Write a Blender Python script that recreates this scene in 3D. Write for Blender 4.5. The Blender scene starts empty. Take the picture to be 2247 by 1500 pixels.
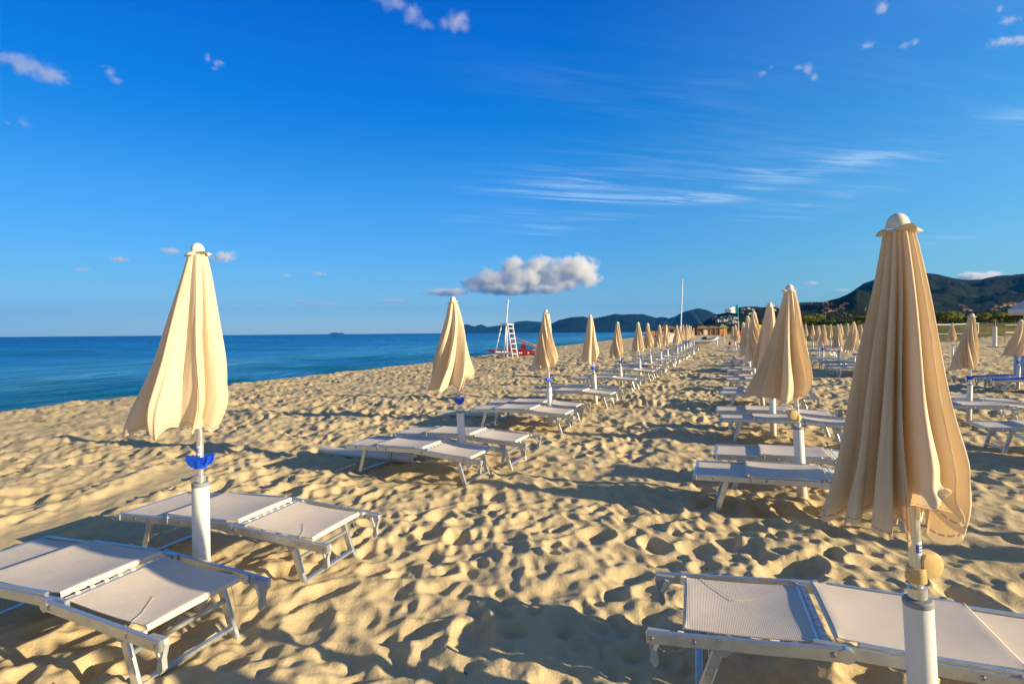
import bpy, math, random
import numpy as np
from mathutils import Vector, Matrix, Euler

R = math.radians
random.seed(7)
scene = bpy.context.scene
C = scene.collection

# ------------------------------------------------------------------ camera, light, sky
EYE = 1.70
FPX = 1200.0                      # focal length in pixels of the 2247 px wide picture
cam_d = bpy.data.cameras.new('camera')
cam_d.sensor_width = 36.0
cam_d.lens = 36.0 * FPX / 2247.0
cam_d.clip_start = 0.05
cam_d.clip_end = 60000.0
cam = bpy.data.objects.new('camera', cam_d)
C.objects.link(cam)
CAMROT = Matrix.Rotation(R(90 - 0.985), 3, 'X') @ Matrix.Rotation(-0.0083, 3, 'Z')
cam.matrix_world = Matrix.Translation((0, 0, EYE)) @ CAMROT.to_4x4()
scene.camera = cam

SUN_EL = 15.5
SUN_AZ = R(-21.0)                 # angle of the direction towards the sun, from +X
sun_dir = Vector((math.cos(SUN_AZ) * math.cos(R(SUN_EL)), math.sin(SUN_AZ) * math.cos(R(SUN_EL)), math.sin(R(SUN_EL))))
ld = bpy.data.lights.new('sun', 'SUN')
ld.energy = 5.0
ld.angle = R(0.5)
ld.color = (1.0, 0.80, 0.49)
sun = bpy.data.objects.new('sun', ld)
C.objects.link(sun)
sun.rotation_euler = sun_dir.to_track_quat('Z', 'Y').to_euler()
sun.location = (30, -10, 30)

scene.view_settings.view_transform = 'Standard'
scene.view_settings.look = 'None'
scene.view_settings.exposure = 0.95
scene.view_settings.gamma = 1.0
scene.render.engine = 'CYCLES'
scene.cycles.use_denoising = True
scene.cycles.max_bounces = 8
scene.cycles.volume_bounces = 6
scene.cycles.volume_step_rate = 0.3
scene.cycles.volume_max_steps = 256

SKY_STRENGTH = 0.0655
world = bpy.data.worlds.new('World')
scene.world = world
world.use_nodes = True


class NT:
    """small helper to write node trees"""
    def __init__(s, tree):
        s.t = tree
        tree.nodes.clear()

    def n(s, kind, ins=None, **kw):
        nd = s.t.nodes.new(kind)
        for k, v in kw.items():
            setattr(nd, k, v)
        for k, v in (ins or {}).items():
            sock = nd.inputs[k]
            if isinstance(v, bpy.types.NodeSocket):
                s.t.links.new(v, sock)
            elif isinstance(v, bpy.types.Node):
                s.t.links.new(v.outputs[0], sock)
            else:
                sock.default_value = v
        return nd

    def math(s, op, a, b=None, clamp=False):
        d = {0: a}
        if b is not None:
            d[1] = b
        return s.n('ShaderNodeMath', d, operation=op, use_clamp=clamp).outputs[0]

    def vmath(s, op, a, b=None):
        d = {0: a}
        if b is not None:
            d[1] = b
        return s.n('ShaderNodeVectorMath', d, operation=op)

    def ramp(s, fac, stops, interp='LINEAR'):
        nd = s.n('ShaderNodeValToRGB', {0: fac})
        cr = nd.color_ramp
        cr.interpolation = interp
        while len(cr.elements) < len(stops):
            cr.elements.new(0.5)
        for e, (p, c) in zip(cr.elements, stops):
            e.position = p
            e.color = c if len(c) == 4 else (*c, 1)
        return nd.outputs[0]

    def mix(s, fac, a, b, blend='MIX'):
        nd = s.n('ShaderNodeMix', data_type='RGBA', blend_type=blend)
        for sock, v in ((nd.inputs[0], fac), (nd.inputs[6], a), (nd.inputs[7], b)):
            if isinstance(v, bpy.types.NodeSocket):
                s.t.links.new(v, sock)
            else:
                sock.default_value = v if not isinstance(v, tuple) or len(v) == 4 else (*v, 1)
        return nd.outputs[2]

    def map(s, v, a, b, c=0.0, d=1.0, kind='SMOOTHSTEP'):
        return s.n('ShaderNodeMapRange', {0: v, 1: a, 2: b, 3: c, 4: d}, interpolation_type=kind).outputs[0]

    def noise(s, vec, scale, detail=4.0, rough=0.5, dist=0.0):
        return s.n('ShaderNodeTexNoise', {'Vector': vec, 'Scale': scale, 'Detail': detail, 'Roughness': rough, 'Distortion': dist})

    def bump(s, height, strength, dist, normal=None):
        d = {'Height': height, 'Strength': strength, 'Distance': dist}
        if normal is not None:
            d['Normal'] = normal
        return s.n('ShaderNodeBump', d).outputs[0]


def pixel_ray(px, py):
    v = Vector(((px - 1123.5) / FPX, -(py - 750.0) / FPX, -1.0))
    return CAMROT @ v


def at(px, py, Y):
    """the point at depth Y metres seen at pixel (px, py) of the photograph"""
    d = pixel_ray(px, py)
    return Vector((0, 0, EYE)) + d * (Y / d.y)


def build_world():
    g = NT(world.node_tree)
    sky = g.n('ShaderNodeTexSky')
    sky.sky_type = 'NISHITA'
    sky.sun_disc = False
    sky.sun_elevation = R(SUN_EL)
    sky.sun_rotation = math.pi / 2 - SUN_AZ
    sky.altitude = 0.0
    sky.air_density = 1.0
    sky.dust_density = 0.3
    sky.ozone_density = 2.2
    tc = g.n('ShaderNodeTexCoord')
    D = tc.outputs['Generated']
    sep = g.n('ShaderNodeSeparateXYZ', {0: D})
    # a deep polarised blue above, pale cyan towards the horizon
    tint = g.ramp(sep.outputs[2], [(p, tuple(x / 2.5 for x in c)) for p, c in (
        (0.002, (.92, 1.22, 1.72)), (.042, (.66, .97, 1.45)), (.083, (.53, .94, 1.42)), (.148, (.40, .98, 1.56)), (.227, (.30, 1.01, 1.71)),
        (.302, (.11, .94, 1.80)), (.371, (.03, .87, 1.91)), (.448, (.012, .82, 2.04)), (.52, (.008, .73, 2.03)), (.80, (.30, .80, 1.45)))])
    col = g.vmath('MULTIPLY', sky.outputs[0], g.vmath('MULTIPLY', tint, (2.5, 2.5, 2.5)).outputs[0]).outputs[0]
    xs = sep.outputs[0]
    side = g.ramp(g.math('ADD', g.math('MULTIPLY', xs, 0.5), 0.5), [(.10, (.62, .66, .68)), (.30, (.80, .82, .84)), (.5, (1, 1, 1)), (.85, (1.0, 1.0, .90))])
    col = g.mix(1.0, col, side, 'MULTIPLY')
    veil = g.map(xs, 0.05, 0.75, 0.0, 1.0)
    col = g.vmath('ADD', col, g.n('ShaderNodeVectorMath', {0: (.42, .62, .30), 3: veil}, operation='SCALE').outputs[0]).outputs[0]
    # overhead and behind the camera the polarised tint is gone: there the sky is the plain hazy one round the sun
    plain = g.vmath('MULTIPLY', sky.outputs[0], (.78, .82, .98)).outputs[0]
    front = g.math('MULTIPLY', g.map(sep.outputs[1], .18, .55), g.map(sep.outputs[2], .85, .62))
    col = g.mix(front, plain, col)
    # thin high clouds: streaked noise on a plane far above, gathered in a few parts of the sky
    z = g.math('MAXIMUM', sep.outputs[2], 0.02)
    u = g.math('DIVIDE', sep.outputs[0], z)
    v = g.math('DIVIDE', sep.outputs[1], z)
    plane = g.n('ShaderNodeCombineXYZ', {0: u, 1: v, 2: 0.0})
    rot = g.n('ShaderNodeVectorRotate', {0: plane, 3: R(-14)}, rotation_type='Z_AXIS')
    st = g.vmath('MULTIPLY', rot.outputs[0], (0.24, 1.7, 1.0)).outputs[0]
    n1 = g.noise(st, 1.3, 9.0, 0.62, 0.9).outputs[0]
    n2 = g.noise(g.vmath('MULTIPLY', rot.outputs[0], (0.55, 3.2, 1.0)).outputs[0], 2.1, 8.0, 0.65, 0.5).outputs[0]
    streak = g.math('MULTIPLY', g.map(n1, 0.40, 0.70), g.map(n2, 0.34, 0.68))

    def blob(px, py, sx, sy, tilt=0.0):
        """soft patch of sky round a direction; sx, sy in radians"""
        d = pixel_ray(px, py).normalized()
        az0, el0 = math.atan2(d.x, d.y), math.asin(d.z)
        az = g.math('SUBTRACT', g.math('ARCTAN2', sep.outputs[0], sep.outputs[1]), az0)
        el = g.math('SUBTRACT', g.math('ARCSINE', sep.outputs[2]), el0)
        c, s_ = math.cos(tilt), math.sin(tilt)
        a1 = g.math('ADD', g.math('MULTIPLY', az, c), g.math('MULTIPLY', el, s_))
        b1 = g.math('SUBTRACT', g.math('MULTIPLY', el, c), g.math('MULTIPLY', az, s_))
        r2 = g.math('ADD', g.math('POWER', g.math('ABSOLUTE', g.math('DIVIDE', a1, sx)), 2.0), g.math('POWER', g.math('ABSOLUTE', g.math('DIVIDE', b1, sy)), 2.0))
        return g.math('EXPONENT', g.math('MULTIPLY', r2, -1.0))
    total = None
    for px, py, sx, sy, tilt, w in ((1290, 415, .13, .040, .02, .75), (1640, 412, .30, .014, .115, 1.25), (1420, 432, .20, .010, -.06, .9), (1760, 455, .12, .016, .10, .9),
                                    (1750, 370, .22, .016, -.02, .6), (2140, 290, .20, .02, -.02, .5), (1090, 475, .07, .010, .08, .7),
                                    (1180, 507, .06, .008, 0, .6), (2080, 525, .09, .010, 0, .6), (1850, 170, .6, .10, 0, .22)):
        b = g.math('MULTIPLY', blob(px, py, sx, sy, tilt), w)
        total = b if total is None else g.math('ADD', total, b)
    fac = g.math('MULTIPLY', g.math('MULTIPLY', streak, total), 1.15, clamp=True)
    fac = g.math('MINIMUM', g.math('MULTIPLY', fac, .52), 0.34)
    cirrus = g.mix(fac, col, (6.0, 7.2, 8.8))
    bg = g.n('ShaderNodeBackground', {0: cirrus, 1: SKY_STRENGTH})
    g.n('ShaderNodeOutputWorld', {0: bg.outputs[0]})


build_world()


# ------------------------------------------------------------------ mesh helpers
def rot_to(d):
    return Vector(d).to_track_quat('Z', 'Y').to_matrix()


class MB:
    """collects faces and links them as ONE mesh object"""
    def __init__(s):
        s.v, s.f, s.m = [], [], []

    def add(s, verts, faces, mat=0, mtx=None):
        o = len(s.v)
        if mtx is not None:
            verts = [mtx @ Vector(v) for v in verts]
        s.v += [tuple(v) for v in verts]
        s.f += [tuple(i + o for i in f) for f in faces]
        s.m += [mat] * len(faces)

    def box(s, c, size, mat=0, rot=None, bev=0.0):
        hx, hy, hz = (x / 2 for x in size)
        mtx = Matrix.Translation(c) @ (rot.to_4x4() if rot is not None else Matrix.Identity(4))
        if bev <= 0:
            v = [(x, y, z) for x in (-hx, hx) for y in (-hy, hy) for z in (-hz, hz)]
            f = [(0, 1, 3, 2), (4, 6, 7, 5), (0, 4, 5, 1), (2, 3, 7, 6), (0, 2, 6, 4), (1, 5, 7, 3)]
            s.add(v, f, mat, mtx)
            return
        b = min(bev, hx * .9, hy * .9, hz * .9)
        v, idx = [], {}
        for sx in (-1, 1):
            for sy in (-1, 1):
                for sz in (-1, 1):
                    for ax in range(3):
                        p = [sx * (hx - b), sy * (hy - b), sz * (hz - b)]
                        p[ax] = (sx * hx, sy * hy, sz * hz)[ax]
                        idx[(sx, sy, sz, ax)] = len(v)
                        v.append(tuple(p))
        f = []
        for ax in range(3):
            o = [a for a in range(3) if a != ax]
            for sg in (-1, 1):
                q = []
                for a, b2 in ((-1, -1), (1, -1), (1, 1), (-1, 1)):
                    k = [0, 0, 0]
                    k[ax] = sg; k[o[0]] = a; k[o[1]] = b2
                    q.append(idx[(*k, ax)])
                f.append(q if (sg > 0) == (ax != 1) else q[::-1])
            for a in (-1, 1):
                for b2 in (-1, 1):
                    q = []
                    for sg, w in ((-1, o[0]), (1, o[0]), (1, o[1]), (-1, o[1])):
                        k = [0, 0, 0]
                        k[ax] = sg; k[o[0]] = a; k[o[1]] = b2
                        q.append(idx[(*k, w)])
                    f.append(q)
        for sx in (-1, 1):
            for sy in (-1, 1):
                for sz in (-1, 1):
                    f.append([idx[(sx, sy, sz, a)] for a in range(3)])
        s.add(v, f, mat, mtx)

    def bar(s, a, b, w, h, mat=0, up=(0, 0, 1), bev=0.003):
        """rectangular bar from a to b, w wide across, h tall along up"""
        a, b = Vector(a), Vector(b)
        d = (b - a)
        L = d.length
        d.normalize()
        side = d.cross(Vector(up))
        if side.length < 1e-4:
            side = d.cross(Vector((1, 0, 0)))
        side.normalize()
        upv = side.cross(d)
        s.box((a + b) / 2, (L, w, h), mat, Matrix((d, side, upv)).transposed(), bev)

    def tube(s, pts, r, n=12, mat=0, cap=True, r2=None):
        pts = [Vector(p) for p in pts]
        rs = [r] * len(pts) if not isinstance(r, (list, tuple)) else list(r)
        if r2 is not None:
            rs = [r + (r2 - r) * i / (len(pts) - 1) for i in range(len(pts))]
        v, f = [], []
        prev = None
        for i, p in enumerate(pts):
            d = (pts[min(i + 1, len(pts) - 1)] - pts[max(i - 1, 0)])
            d.normalize()
            if prev is None:
                x = d.orthogonal().normalized()
            else:
                x = (prev - d * prev.dot(d))
                x = x.normalized() if x.length > 1e-6 else d.orthogonal().normalized()
            prev = x
            y = d.cross(x)
            for k in range(n):
                a = 2 * math.pi * k / n
                v.append(p + (x * math.cos(a) + y * math.sin(a)) * rs[i])
        for i in range(len(pts) - 1):
            for k in range(n):
                f.append((i * n + k, i * n + (k + 1) % n, (i + 1) * n + (k + 1) % n, (i + 1) * n + k))
        if cap:
            f.append(tuple(range(n))[::-1])
            f.append(tuple(range((len(pts) - 1) * n, len(pts) * n)))
        s.add(v, f, mat)

    def lathe(s, prof, n=24, mat=0, mtx=None, cap=True):
        v, f = [], []
        for r, z in prof:
            for k in range(n):
                a = 2 * math.pi * k / n
                v.append((r * math.cos(a), r * math.sin(a), z))
        for i in range(len(prof) - 1):
            for k in range(n):
                f.append((i * n + k, i * n + (k + 1) % n, (i + 1) * n + (k + 1) % n, (i + 1) * n + k))
        if cap:
            f.append(tuple(range(n))[::-1])
            f.append(tuple(range((len(prof) - 1) * n, len(prof) * n)))
        s.add(v, f, mat, mtx)

    def prism(s, poly, z0, z1, mat=0, mtx=None):
        n = len(poly)
        v = [(x, y, z0) for x, y in poly] + [(x, y, z1) for x, y in poly]
        f = [tuple(range(n))[::-1], tuple(range(n, 2 * n))]
        f += [(i, (i + 1) % n, n + (i + 1) % n, n + i) for i in range(n)]
        s.add(v, f, mat, mtx)

    def grid(s, P, mat=0):
        """P[i][j] points"""
        ni, nj = len(P), len(P[0])
        v = [p for row in P for p in row]
        f = [(i * nj + j, i * nj + j + 1, (i + 1) * nj + j + 1, (i + 1) * nj + j) for i in range(ni - 1) for j in range(nj - 1)]
        s.add(v, f, mat)

    def mesh(s, name, mats, smooth=None):
        me = bpy.data.meshes.new(name)
        me.from_pydata(s.v, [], s.f)
        for m in (mats if isinstance(mats, (list, tuple)) else [mats]):
            me.materials.append(m)
        me.polygons.foreach_set('material_index', s.m)
        if smooth:
            me.shade_smooth()
            if smooth is not True:
                me.set_sharp_from_angle(angle=R(smooth))
        me.update()
        return me

    def build(s, name, mats, parent=None, smooth=35):
        return link(name, s.mesh(name, mats, smooth), parent)


def link(name, me, parent=None):
    o = bpy.data.objects.new(name, me)
    C.objects.link(o)
    if parent is not None:
        o.parent = parent
    return o


def tag(o, label=None, cat=None, group=None, kind=None):
    for k, v in (('label', label), ('category', cat), ('group', group), ('kind', kind)):
        if v:
            o[k] = v
    return o


def empty(name, loc=(0, 0, 0), rot=(0, 0, 0)):
    o = bpy.data.objects.new(name, None)
    o.empty_display_size = 0.1
    C.objects.link(o)
    o.location = loc
    o.rotation_euler = rot
    return o


def copy_tree(o, parent=None):
    c = o.copy()
    C.objects.link(c)
    if parent is not None:
        c.parent = parent
    for ch in list(o.children):
        copy_tree(ch, c)
    return c


def np_mesh(name, V, F, mats, smooth=True):
    me = bpy.data.meshes.new(name)
    V = np.asarray(V, dtype=np.float32)
    F = np.asarray(F, dtype=np.int32)
    me.vertices.add(len(V))
    me.vertices.foreach_set('co', V.ravel())
    k = F.shape[1]
    me.loops.add(F.size)
    me.loops.foreach_set('vertex_index', F.ravel())
    me.polygons.add(len(F))
    me.polygons.foreach_set('loop_start', np.arange(0, F.size, k, dtype=np.int32))
    me.polygons.foreach_set('loop_total', np.full(len(F), k, dtype=np.int32))
    for m in (mats if isinstance(mats, (list, tuple)) else [mats]):
        me.materials.append(m)
    me.update(calc_edges=True)
    me.validate()
    if smooth:
        me.shade_smooth()
    return me


def grid_faces(ni, nj, wrap=False):
    i = np.arange(ni - 1)[:, None]
    j = np.arange(nj if wrap else nj - 1)[None, :]
    j1 = (j + 1) % nj
    a = i * nj + j
    b = i * nj + j1
    return np.stack([a, b, b + nj, a + nj], -1).reshape(-1, 4)


# ------------------------------------------------------------------ materials
def material(name):
    m = bpy.data.materials.new(name)
    m.use_nodes = True
    return m, NT(m.node_tree)


def simple(name, col, rough=0.5, metal=0.0, var=0.12, vscale=6.0, bump=0.0, bscale=60.0, spec=0.5):
    m, g = material(name)
    tc = g.n('ShaderNodeTexCoord')
    n = g.noise(tc.outputs['Object'], vscale, 5.0, 0.6).outputs[0]
    dark = tuple(c * (1 - var) for c in col)
    lite = tuple(min(1, c * (1 + var)) for c in col)
    c = g.ramp(n, [(0.3, dark), (0.7, lite)])
    ins = {'Base Color': c, 'Roughness': rough, 'Metallic': metal, 'Specular IOR Level': spec}
    if bump:
        ins['Normal'] = g.bump(g.noise(tc.outputs['Object'], bscale, 4.0).outputs[0], bump, 0.01)
    p = g.n('ShaderNodeBsdfPrincipled', ins)
    g.n('ShaderNodeOutputMaterial', {0: p.outputs[0]})
    return m


def mat_sand():
    m, g = material('sand')
    geo = g.n('ShaderNodeNewGeometry')
    P = geo.outputs['Position']
    big = g.noise(P, 0.35, 4.0, 0.55).outputs[0]
    mid = g.noise(P, 7.0, 5.0, 0.6).outputs[0]
    grain = g.noise(P, 420.0, 2.0, 0.7).outputs[0]
    c = g.ramp(big, [(0.3, (.56, .45, .255)), (0.7, (.61, .49, .29))])
    c = g.mix(g.map(mid, .3, .8, 0, .30), c, (.50, .39, .215))
    c = g.mix(g.map(grain, .35, .7, 0, .22), c, (.70, .60, .42))
    # bits of dark weed and shell lying on the sand
    vor = g.n('ShaderNodeTexVoronoi', {'Vector': g.vmath('ADD', P, g.vmath('MULTIPLY', g.noise(P, 18.0, 2.0).outputs[1], (.09, .09, .09)).outputs[0]).outputs[0], 'Scale': 5.5, 'Randomness': 1.0})
    pick = g.math('GREATER_THAN', g.n('ShaderNodeSeparateColor', {0: vor.outputs['Color']}).outputs[0], 0.86)
    spot = g.math('MULTIPLY', g.map(vor.outputs['Distance'], 0.045, 0.09, 1.0, 0.0), pick)
    c = g.mix(g.math('MULTIPLY', spot, .85), c, (.055, .030, .015))
    # dune grass and low scrub on the land side, sand showing through
    att = g.n('ShaderNodeAttribute', attribute_name='grass').outputs['Fac']
    gn = g.noise(g.vmath('MULTIPLY', P, (.10, .35, .35)).outputs[0], 1.0, 6.0, 0.62).outputs[0]
    gf = g.noise(P, 2.2, 5.0, 0.7).outputs[0]
    gcol = g.ramp(gf, [(0.28, (.030, .045, .012)), (0.48, (.14, .135, .030)), (0.62, (.25, .20, .06)), (0.8, (.38, .29, .14))])
    gmask = g.map(g.math('ADD', g.math('MULTIPLY', gn, 1.1), g.math('MULTIPLY', att, .55)), .78, .98)
    c = g.mix(g.math('MULTIPLY', gmask, g.map(att, .02, .3)), c, gcol)
    b1 = g.bump(grain, 0.35, 0.004)
    b2 = g.bump(g.noise(P, 55.0, 5.0, 0.6).outputs[0], 0.50, 0.010, b1)
    b3 = g.bump(g.noise(P, 9.0, 5.0, 0.6).outputs[0], 0.25, 0.030, b2)
    p = g.n('ShaderNodeBsdfPrincipled', {'Base Color': c, 'Roughness': 0.95, 'Specular IOR Level': 0.15, 'Normal': b3})
    g.n('ShaderNodeOutputMaterial', {0: p.outputs[0]})
    return m


def mat_water():
    m, g = material('sea_water')
    geo = g.n('ShaderNodeNewGeometry')
    P = geo.outputs['Position']
    depth = g.n('ShaderNodeAttribute', attribute_name='depth').outputs['Fac']
    n = g.noise(g.vmath('MULTIPLY', P, (.010, .055, .05)).outputs[0], 1.0, 6.0, 0.65).outputs[0]
    d = g.math('ADD', depth, g.math('MULTIPLY', g.math('SUBTRACT', n, .5), .46))
    c = g.ramp(d, [(0.0, (.03, .17, .19)), (0.035, (.003, .115, .19)), (0.11, (.06, .30, .49)), (0.26, (.016, .18, .40)), (0.5, (.0006, .085, .265)), (1.0, (.0002, .036, .155))])  # pale stop and noise paint the bright sky-reflecting wave bands into the colour
    rot = g.n('ShaderNodeVectorRotate', {0: P, 3: R(20)}, rotation_type='Z_AXIS').outputs[0]
    w1 = g.noise(g.vmath('MULTIPLY', rot, (.55, .16, .3)).outputs[0], 1.0, 4.0, 0.55, 0.4).outputs[0]
    w2 = g.noise(g.vmath('MULTIPLY', rot, (2.6, 1.1, 1.5)).outputs[0], 1.0, 5.0, 0.6, 0.3).outputs[0]
    w3 = g.noise(g.vmath('MULTIPLY', rot, (9.0, 5.0, 5.0)).outputs[0], 1.0, 4.0, 0.6).outputs[0]
    b = g.bump(w1, 1.0, 0.9)
    b = g.bump(w2, 0.7, 0.16, b)
    b = g.bump(w3, 0.5, 0.035, b)
    # light out of the water, under gloss tinted to paint in the higher sky
    body = g.n('ShaderNodeBsdfDiffuse', {'Color': c, 'Normal': b})
    glint = g.n('ShaderNodeBsdfGlossy', {'Color': (.34, .78, 1.0, 1), 'Roughness': .16, 'Normal': b})
    fr = g.n('ShaderNodeFresnel', {'IOR': 1.33, 'Normal': b}).outputs[0]
    gust = g.map(g.noise(g.vmath('MULTIPLY', rot, (.018, .10, .05)).outputs[0], 1.0, 6.0, 0.6).outputs[0], .36, .64, .28, .85)
    mx = g.n('ShaderNodeMixShader', {0: g.math('MULTIPLY', g.math('MINIMUM', fr, .62), gust), 1: body.outputs[0], 2: glint.outputs[0]})
    g.n('ShaderNodeOutputMaterial', {0: mx.outputs[0]})
    return m


def mat_hill(name, dark, mid, rock, scale, rock_amount=0.62):
    m, g = material(name)
    geo = g.n('ShaderNodeNewGeometry')
    P = geo.outputs['Position']
    a = g.noise(P, scale, 7.0, 0.62).outputs[0]
    b = g.noise(P, scale * 6, 6.0, 0.65).outputs[0]
    c = g.mix(g.map(a, .40, .66), dark, mid)
    c = g.mix(g.map(b, .42, .62, 0, .75), c, tuple(x * .42 for x in dark))
    r = g.noise(g.vmath('MULTIPLY', P, (1, 1, 2.6)).outputs[0], scale * 2.2, 6.0, 0.7).outputs[0]
    c = g.mix(g.map(r, rock_amount, rock_amount + .13, 0, .8), c, rock)
    n = g.bump(b, 1.0, .6 / scale * .25)
    p = g.n('ShaderNodeBsdfPrincipled', {'Base Color': c, 'Roughness': 0.95, 'Specular IOR Level': 0.1, 'Normal': n})
    g.n('ShaderNodeOutputMaterial', {0: p.outputs[0]})
    return m


def mat_canopy():
    """cream acrylic cloth with a stitched hem; UV v runs 0 at the top to 1 at the hem"""
    m, g = material('cream_cloth')
    tc = g.n('ShaderNodeTexCoord')
    uv = g.n('ShaderNodeSeparateXYZ', {0: tc.outputs['UV']})
    O = tc.outputs['Object']
    n = g.noise(O, 3.0, 5.0, 0.6).outputs[0]
    c = g.ramp(n, [(0.3, (.82, .715, .53)), (0.7, (.87, .77, .585))])
    dirt = g.noise(g.vmath('MULTIPLY', O, (6, 6, 1.2)).outputs[0], 1.0, 5.0, 0.7).outputs[0]
    c = g.mix(g.map(dirt, .56, .80, 0, .22), c, (.52, .39, .24))
    # mauve double stitch line just above the hem
    v = uv.outputs[1]
    l1 = g.math('MULTIPLY', g.math('GREATER_THAN', v, .9780), g.math('LESS_THAN', v, .9830))
    dash = g.math('GREATER_THAN', g.math('FRACT', g.math('MULTIPLY', uv.outputs[0], 260.0)), .25)
    c = g.mix(g.math('MULTIPLY', g.math('MULTIPLY', l1, dash), .75), c, (.33, .20, .27))
    weave = g.noise(g.vmath('MULTIPLY', O, (1, 1, .35)).outputs[0], 260.0, 2.0).outputs[0]
    crump = g.noise(g.vmath('MULTIPLY', O, (1, 1, .35)).outputs[0], 14.0, 5.0, 0.55).outputs[0]
    crease = g.noise(g.vmath('MULTIPLY', tc.outputs['UV'], (46.0, 2.2, 1.0)).outputs[0], 1.0, 4.0, 0.55, 0.6).outputs[0]
    nb = g.bump(crump, 0.30, 0.018, g.bump(weave, 0.08, 0.002))
    nb = g.bump(crease, g.map(v, .05, .5, .15, .42), 0.016, nb)
    d = g.n('ShaderNodeBsdfPrincipled', {'Base Color': c, 'Roughness': 0.85, 'Specular IOR Level': 0.15, 'Sheen Weight': 0.06, 'Normal': nb})
    t = g.n('ShaderNodeBsdfTranslucent', {'Color': g.mix(1.0, c, (1.0, .86, .62), 'MULTIPLY'), 'Normal': nb})
    mx = g.n('ShaderNodeMixShader', {0: 0.30, 1: d.outputs[0], 2: t.outputs[0]})
    g.n('ShaderNodeOutputMaterial', {0: mx.outputs[0]})
    return m


def mat_mesh_cloth(name, col, col2):
    """woven sling cloth of the sunbeds, ribbed along the width"""
    m, g = material(name)
    tc = g.n('ShaderNodeTexCoord')
    O = tc.outputs['Object']
    s = g.n('ShaderNodeSeparateXYZ', {0: O})
    wx = g.math('SINE', g.math('MULTIPLY', s.outputs[0], 2 * math.pi / .0075))
    wy = g.math('SINE', g.math('MULTIPLY', s.outputs[1], 2 * math.pi / .0075))
    w = g.math('MULTIPLY', wx, g.math('ADD', g.math('MULTIPLY', wy, .5), .6))
    n = g.noise(O, 5.0, 5.0, 0.65).outputs[0]
    c = g.ramp(n, [(.3, col), (.75, col2)])
    c = g.mix(g.map(w, -.6, .3, .30, 0), c, tuple(x * .55 for x in col))
    stain = g.noise(O, 11.0, 5.0, .7).outputs[0]
    c = g.mix(g.map(stain, .60, .82, 0, .30), c, (.34, .29, .22))
    p = g.n('ShaderNodeBsdfPrincipled', {'Base Color': c, 'Roughness': 0.6, 'Specular IOR Level': 0.3, 'Normal': g.bump(g.noise(g.vmath('MULTIPLY', O, (3, 9, 3)).outputs[0], 1.0, 4.0, .6).outputs[0], .35, .02, g.bump(w, 0.35, 0.0015))})
    g.n('ShaderNodeOutputMaterial', {0: p.outputs[0]})
    return m


def mat_metal(name, col, rough):
    m, g = material(name)
    tc = g.n('ShaderNodeTexCoord')
    n = g.noise(tc.outputs['Object'], 22.0, 5.0, 0.65).outputs[0]
    r = g.map(n, .3, .8, rough * .75, rough * 1.5)
    c = g.mix(g.map(n, .45, .8, 0, .35), col, tuple(x * .72 for x in col))
    p = g.n('ShaderNodeBsdfPrincipled', {'Base Color': c, 'Roughness': r, 'Metallic': 0.75})
    g.n('ShaderNodeOutputMaterial', {0: p.outputs[0]})
    return m


def mat_pipe():
    m, g = material('white_plastic_pipe')
    tc = g.n('ShaderNodeTexCoord')
    O = tc.outputs['Object']
    n = g.noise(g.vmath('MULTIPLY', O, (9, 9, 2.5)).outputs[0], 1.0, 6.0, .7).outputs[0]
    c = g.ramp(n, [(.35, (.78, .77, .74)), (.62, (.72, .70, .65)), (.80, (.52, .47, .38))])
    z = g.n('ShaderNodeSeparateXYZ', {0: O}).outputs[2]
    c = g.mix(g.map(z, .02, .22, .45, 0), c, (.50, .40, .24))
    p = g.n('ShaderNodeBsdfPrincipled', {'Base Color': c, 'Roughness': 0.38, 'Normal': g.bump(n, .1, .004)})
    g.n('ShaderNodeOutputMaterial', {0: p.outputs[0]})
    return m


def mat_leaf(name, dark, lite):
    m, g = material(name)
    geo = g.n('ShaderNodeNewGeometry')
    n = g.noise(geo.outputs['Position'], .7, 3.0, .6).outputs[0]
    rnd = geo.outputs['Random Per Island']
    c = g.mix(g.math('ADD', g.math('MULTIPLY', n, .5), g.math('MULTIPLY', rnd, .5)), dark, lite)
    d = g.n('ShaderNodeBsdfPrincipled', {'Base Color': c, 'Roughness': .6, 'Specular IOR Level': .25})
    t = g.n('ShaderNodeBsdfTranslucent', {'Color': c})
    mx = g.n('ShaderNodeMixShader', {0: .25, 1: d.outputs[0], 2: t.outputs[0]})
    g.n('ShaderNodeOutputMaterial', {0: mx.outputs[0]})
    return m


def mat_planks(name, c1, c2, step=.12, axis=2):
    m, g = material(name)
    tc = g.n('ShaderNodeTexCoord')
    s = g.n('ShaderNodeSeparateXYZ', {0: tc.outputs['Object']})
    f = g.math('FRACT', g.math('DIVIDE', s.outputs[axis], step))
    n = g.noise(tc.outputs['Object'], 2.0, 5.0, .6).outputs[0]
    c = g.mix(n, c1, c2)
    c = g.mix(g.map(f, .0, .12, .8, 0), c, tuple(x * .35 for x in c1))
    p = g.n('ShaderNodeBsdfPrincipled', {'Base Color': c, 'Roughness': .75})
    g.n('ShaderNodeOutputMaterial', {0: p.outputs[0]})
    return m


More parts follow.
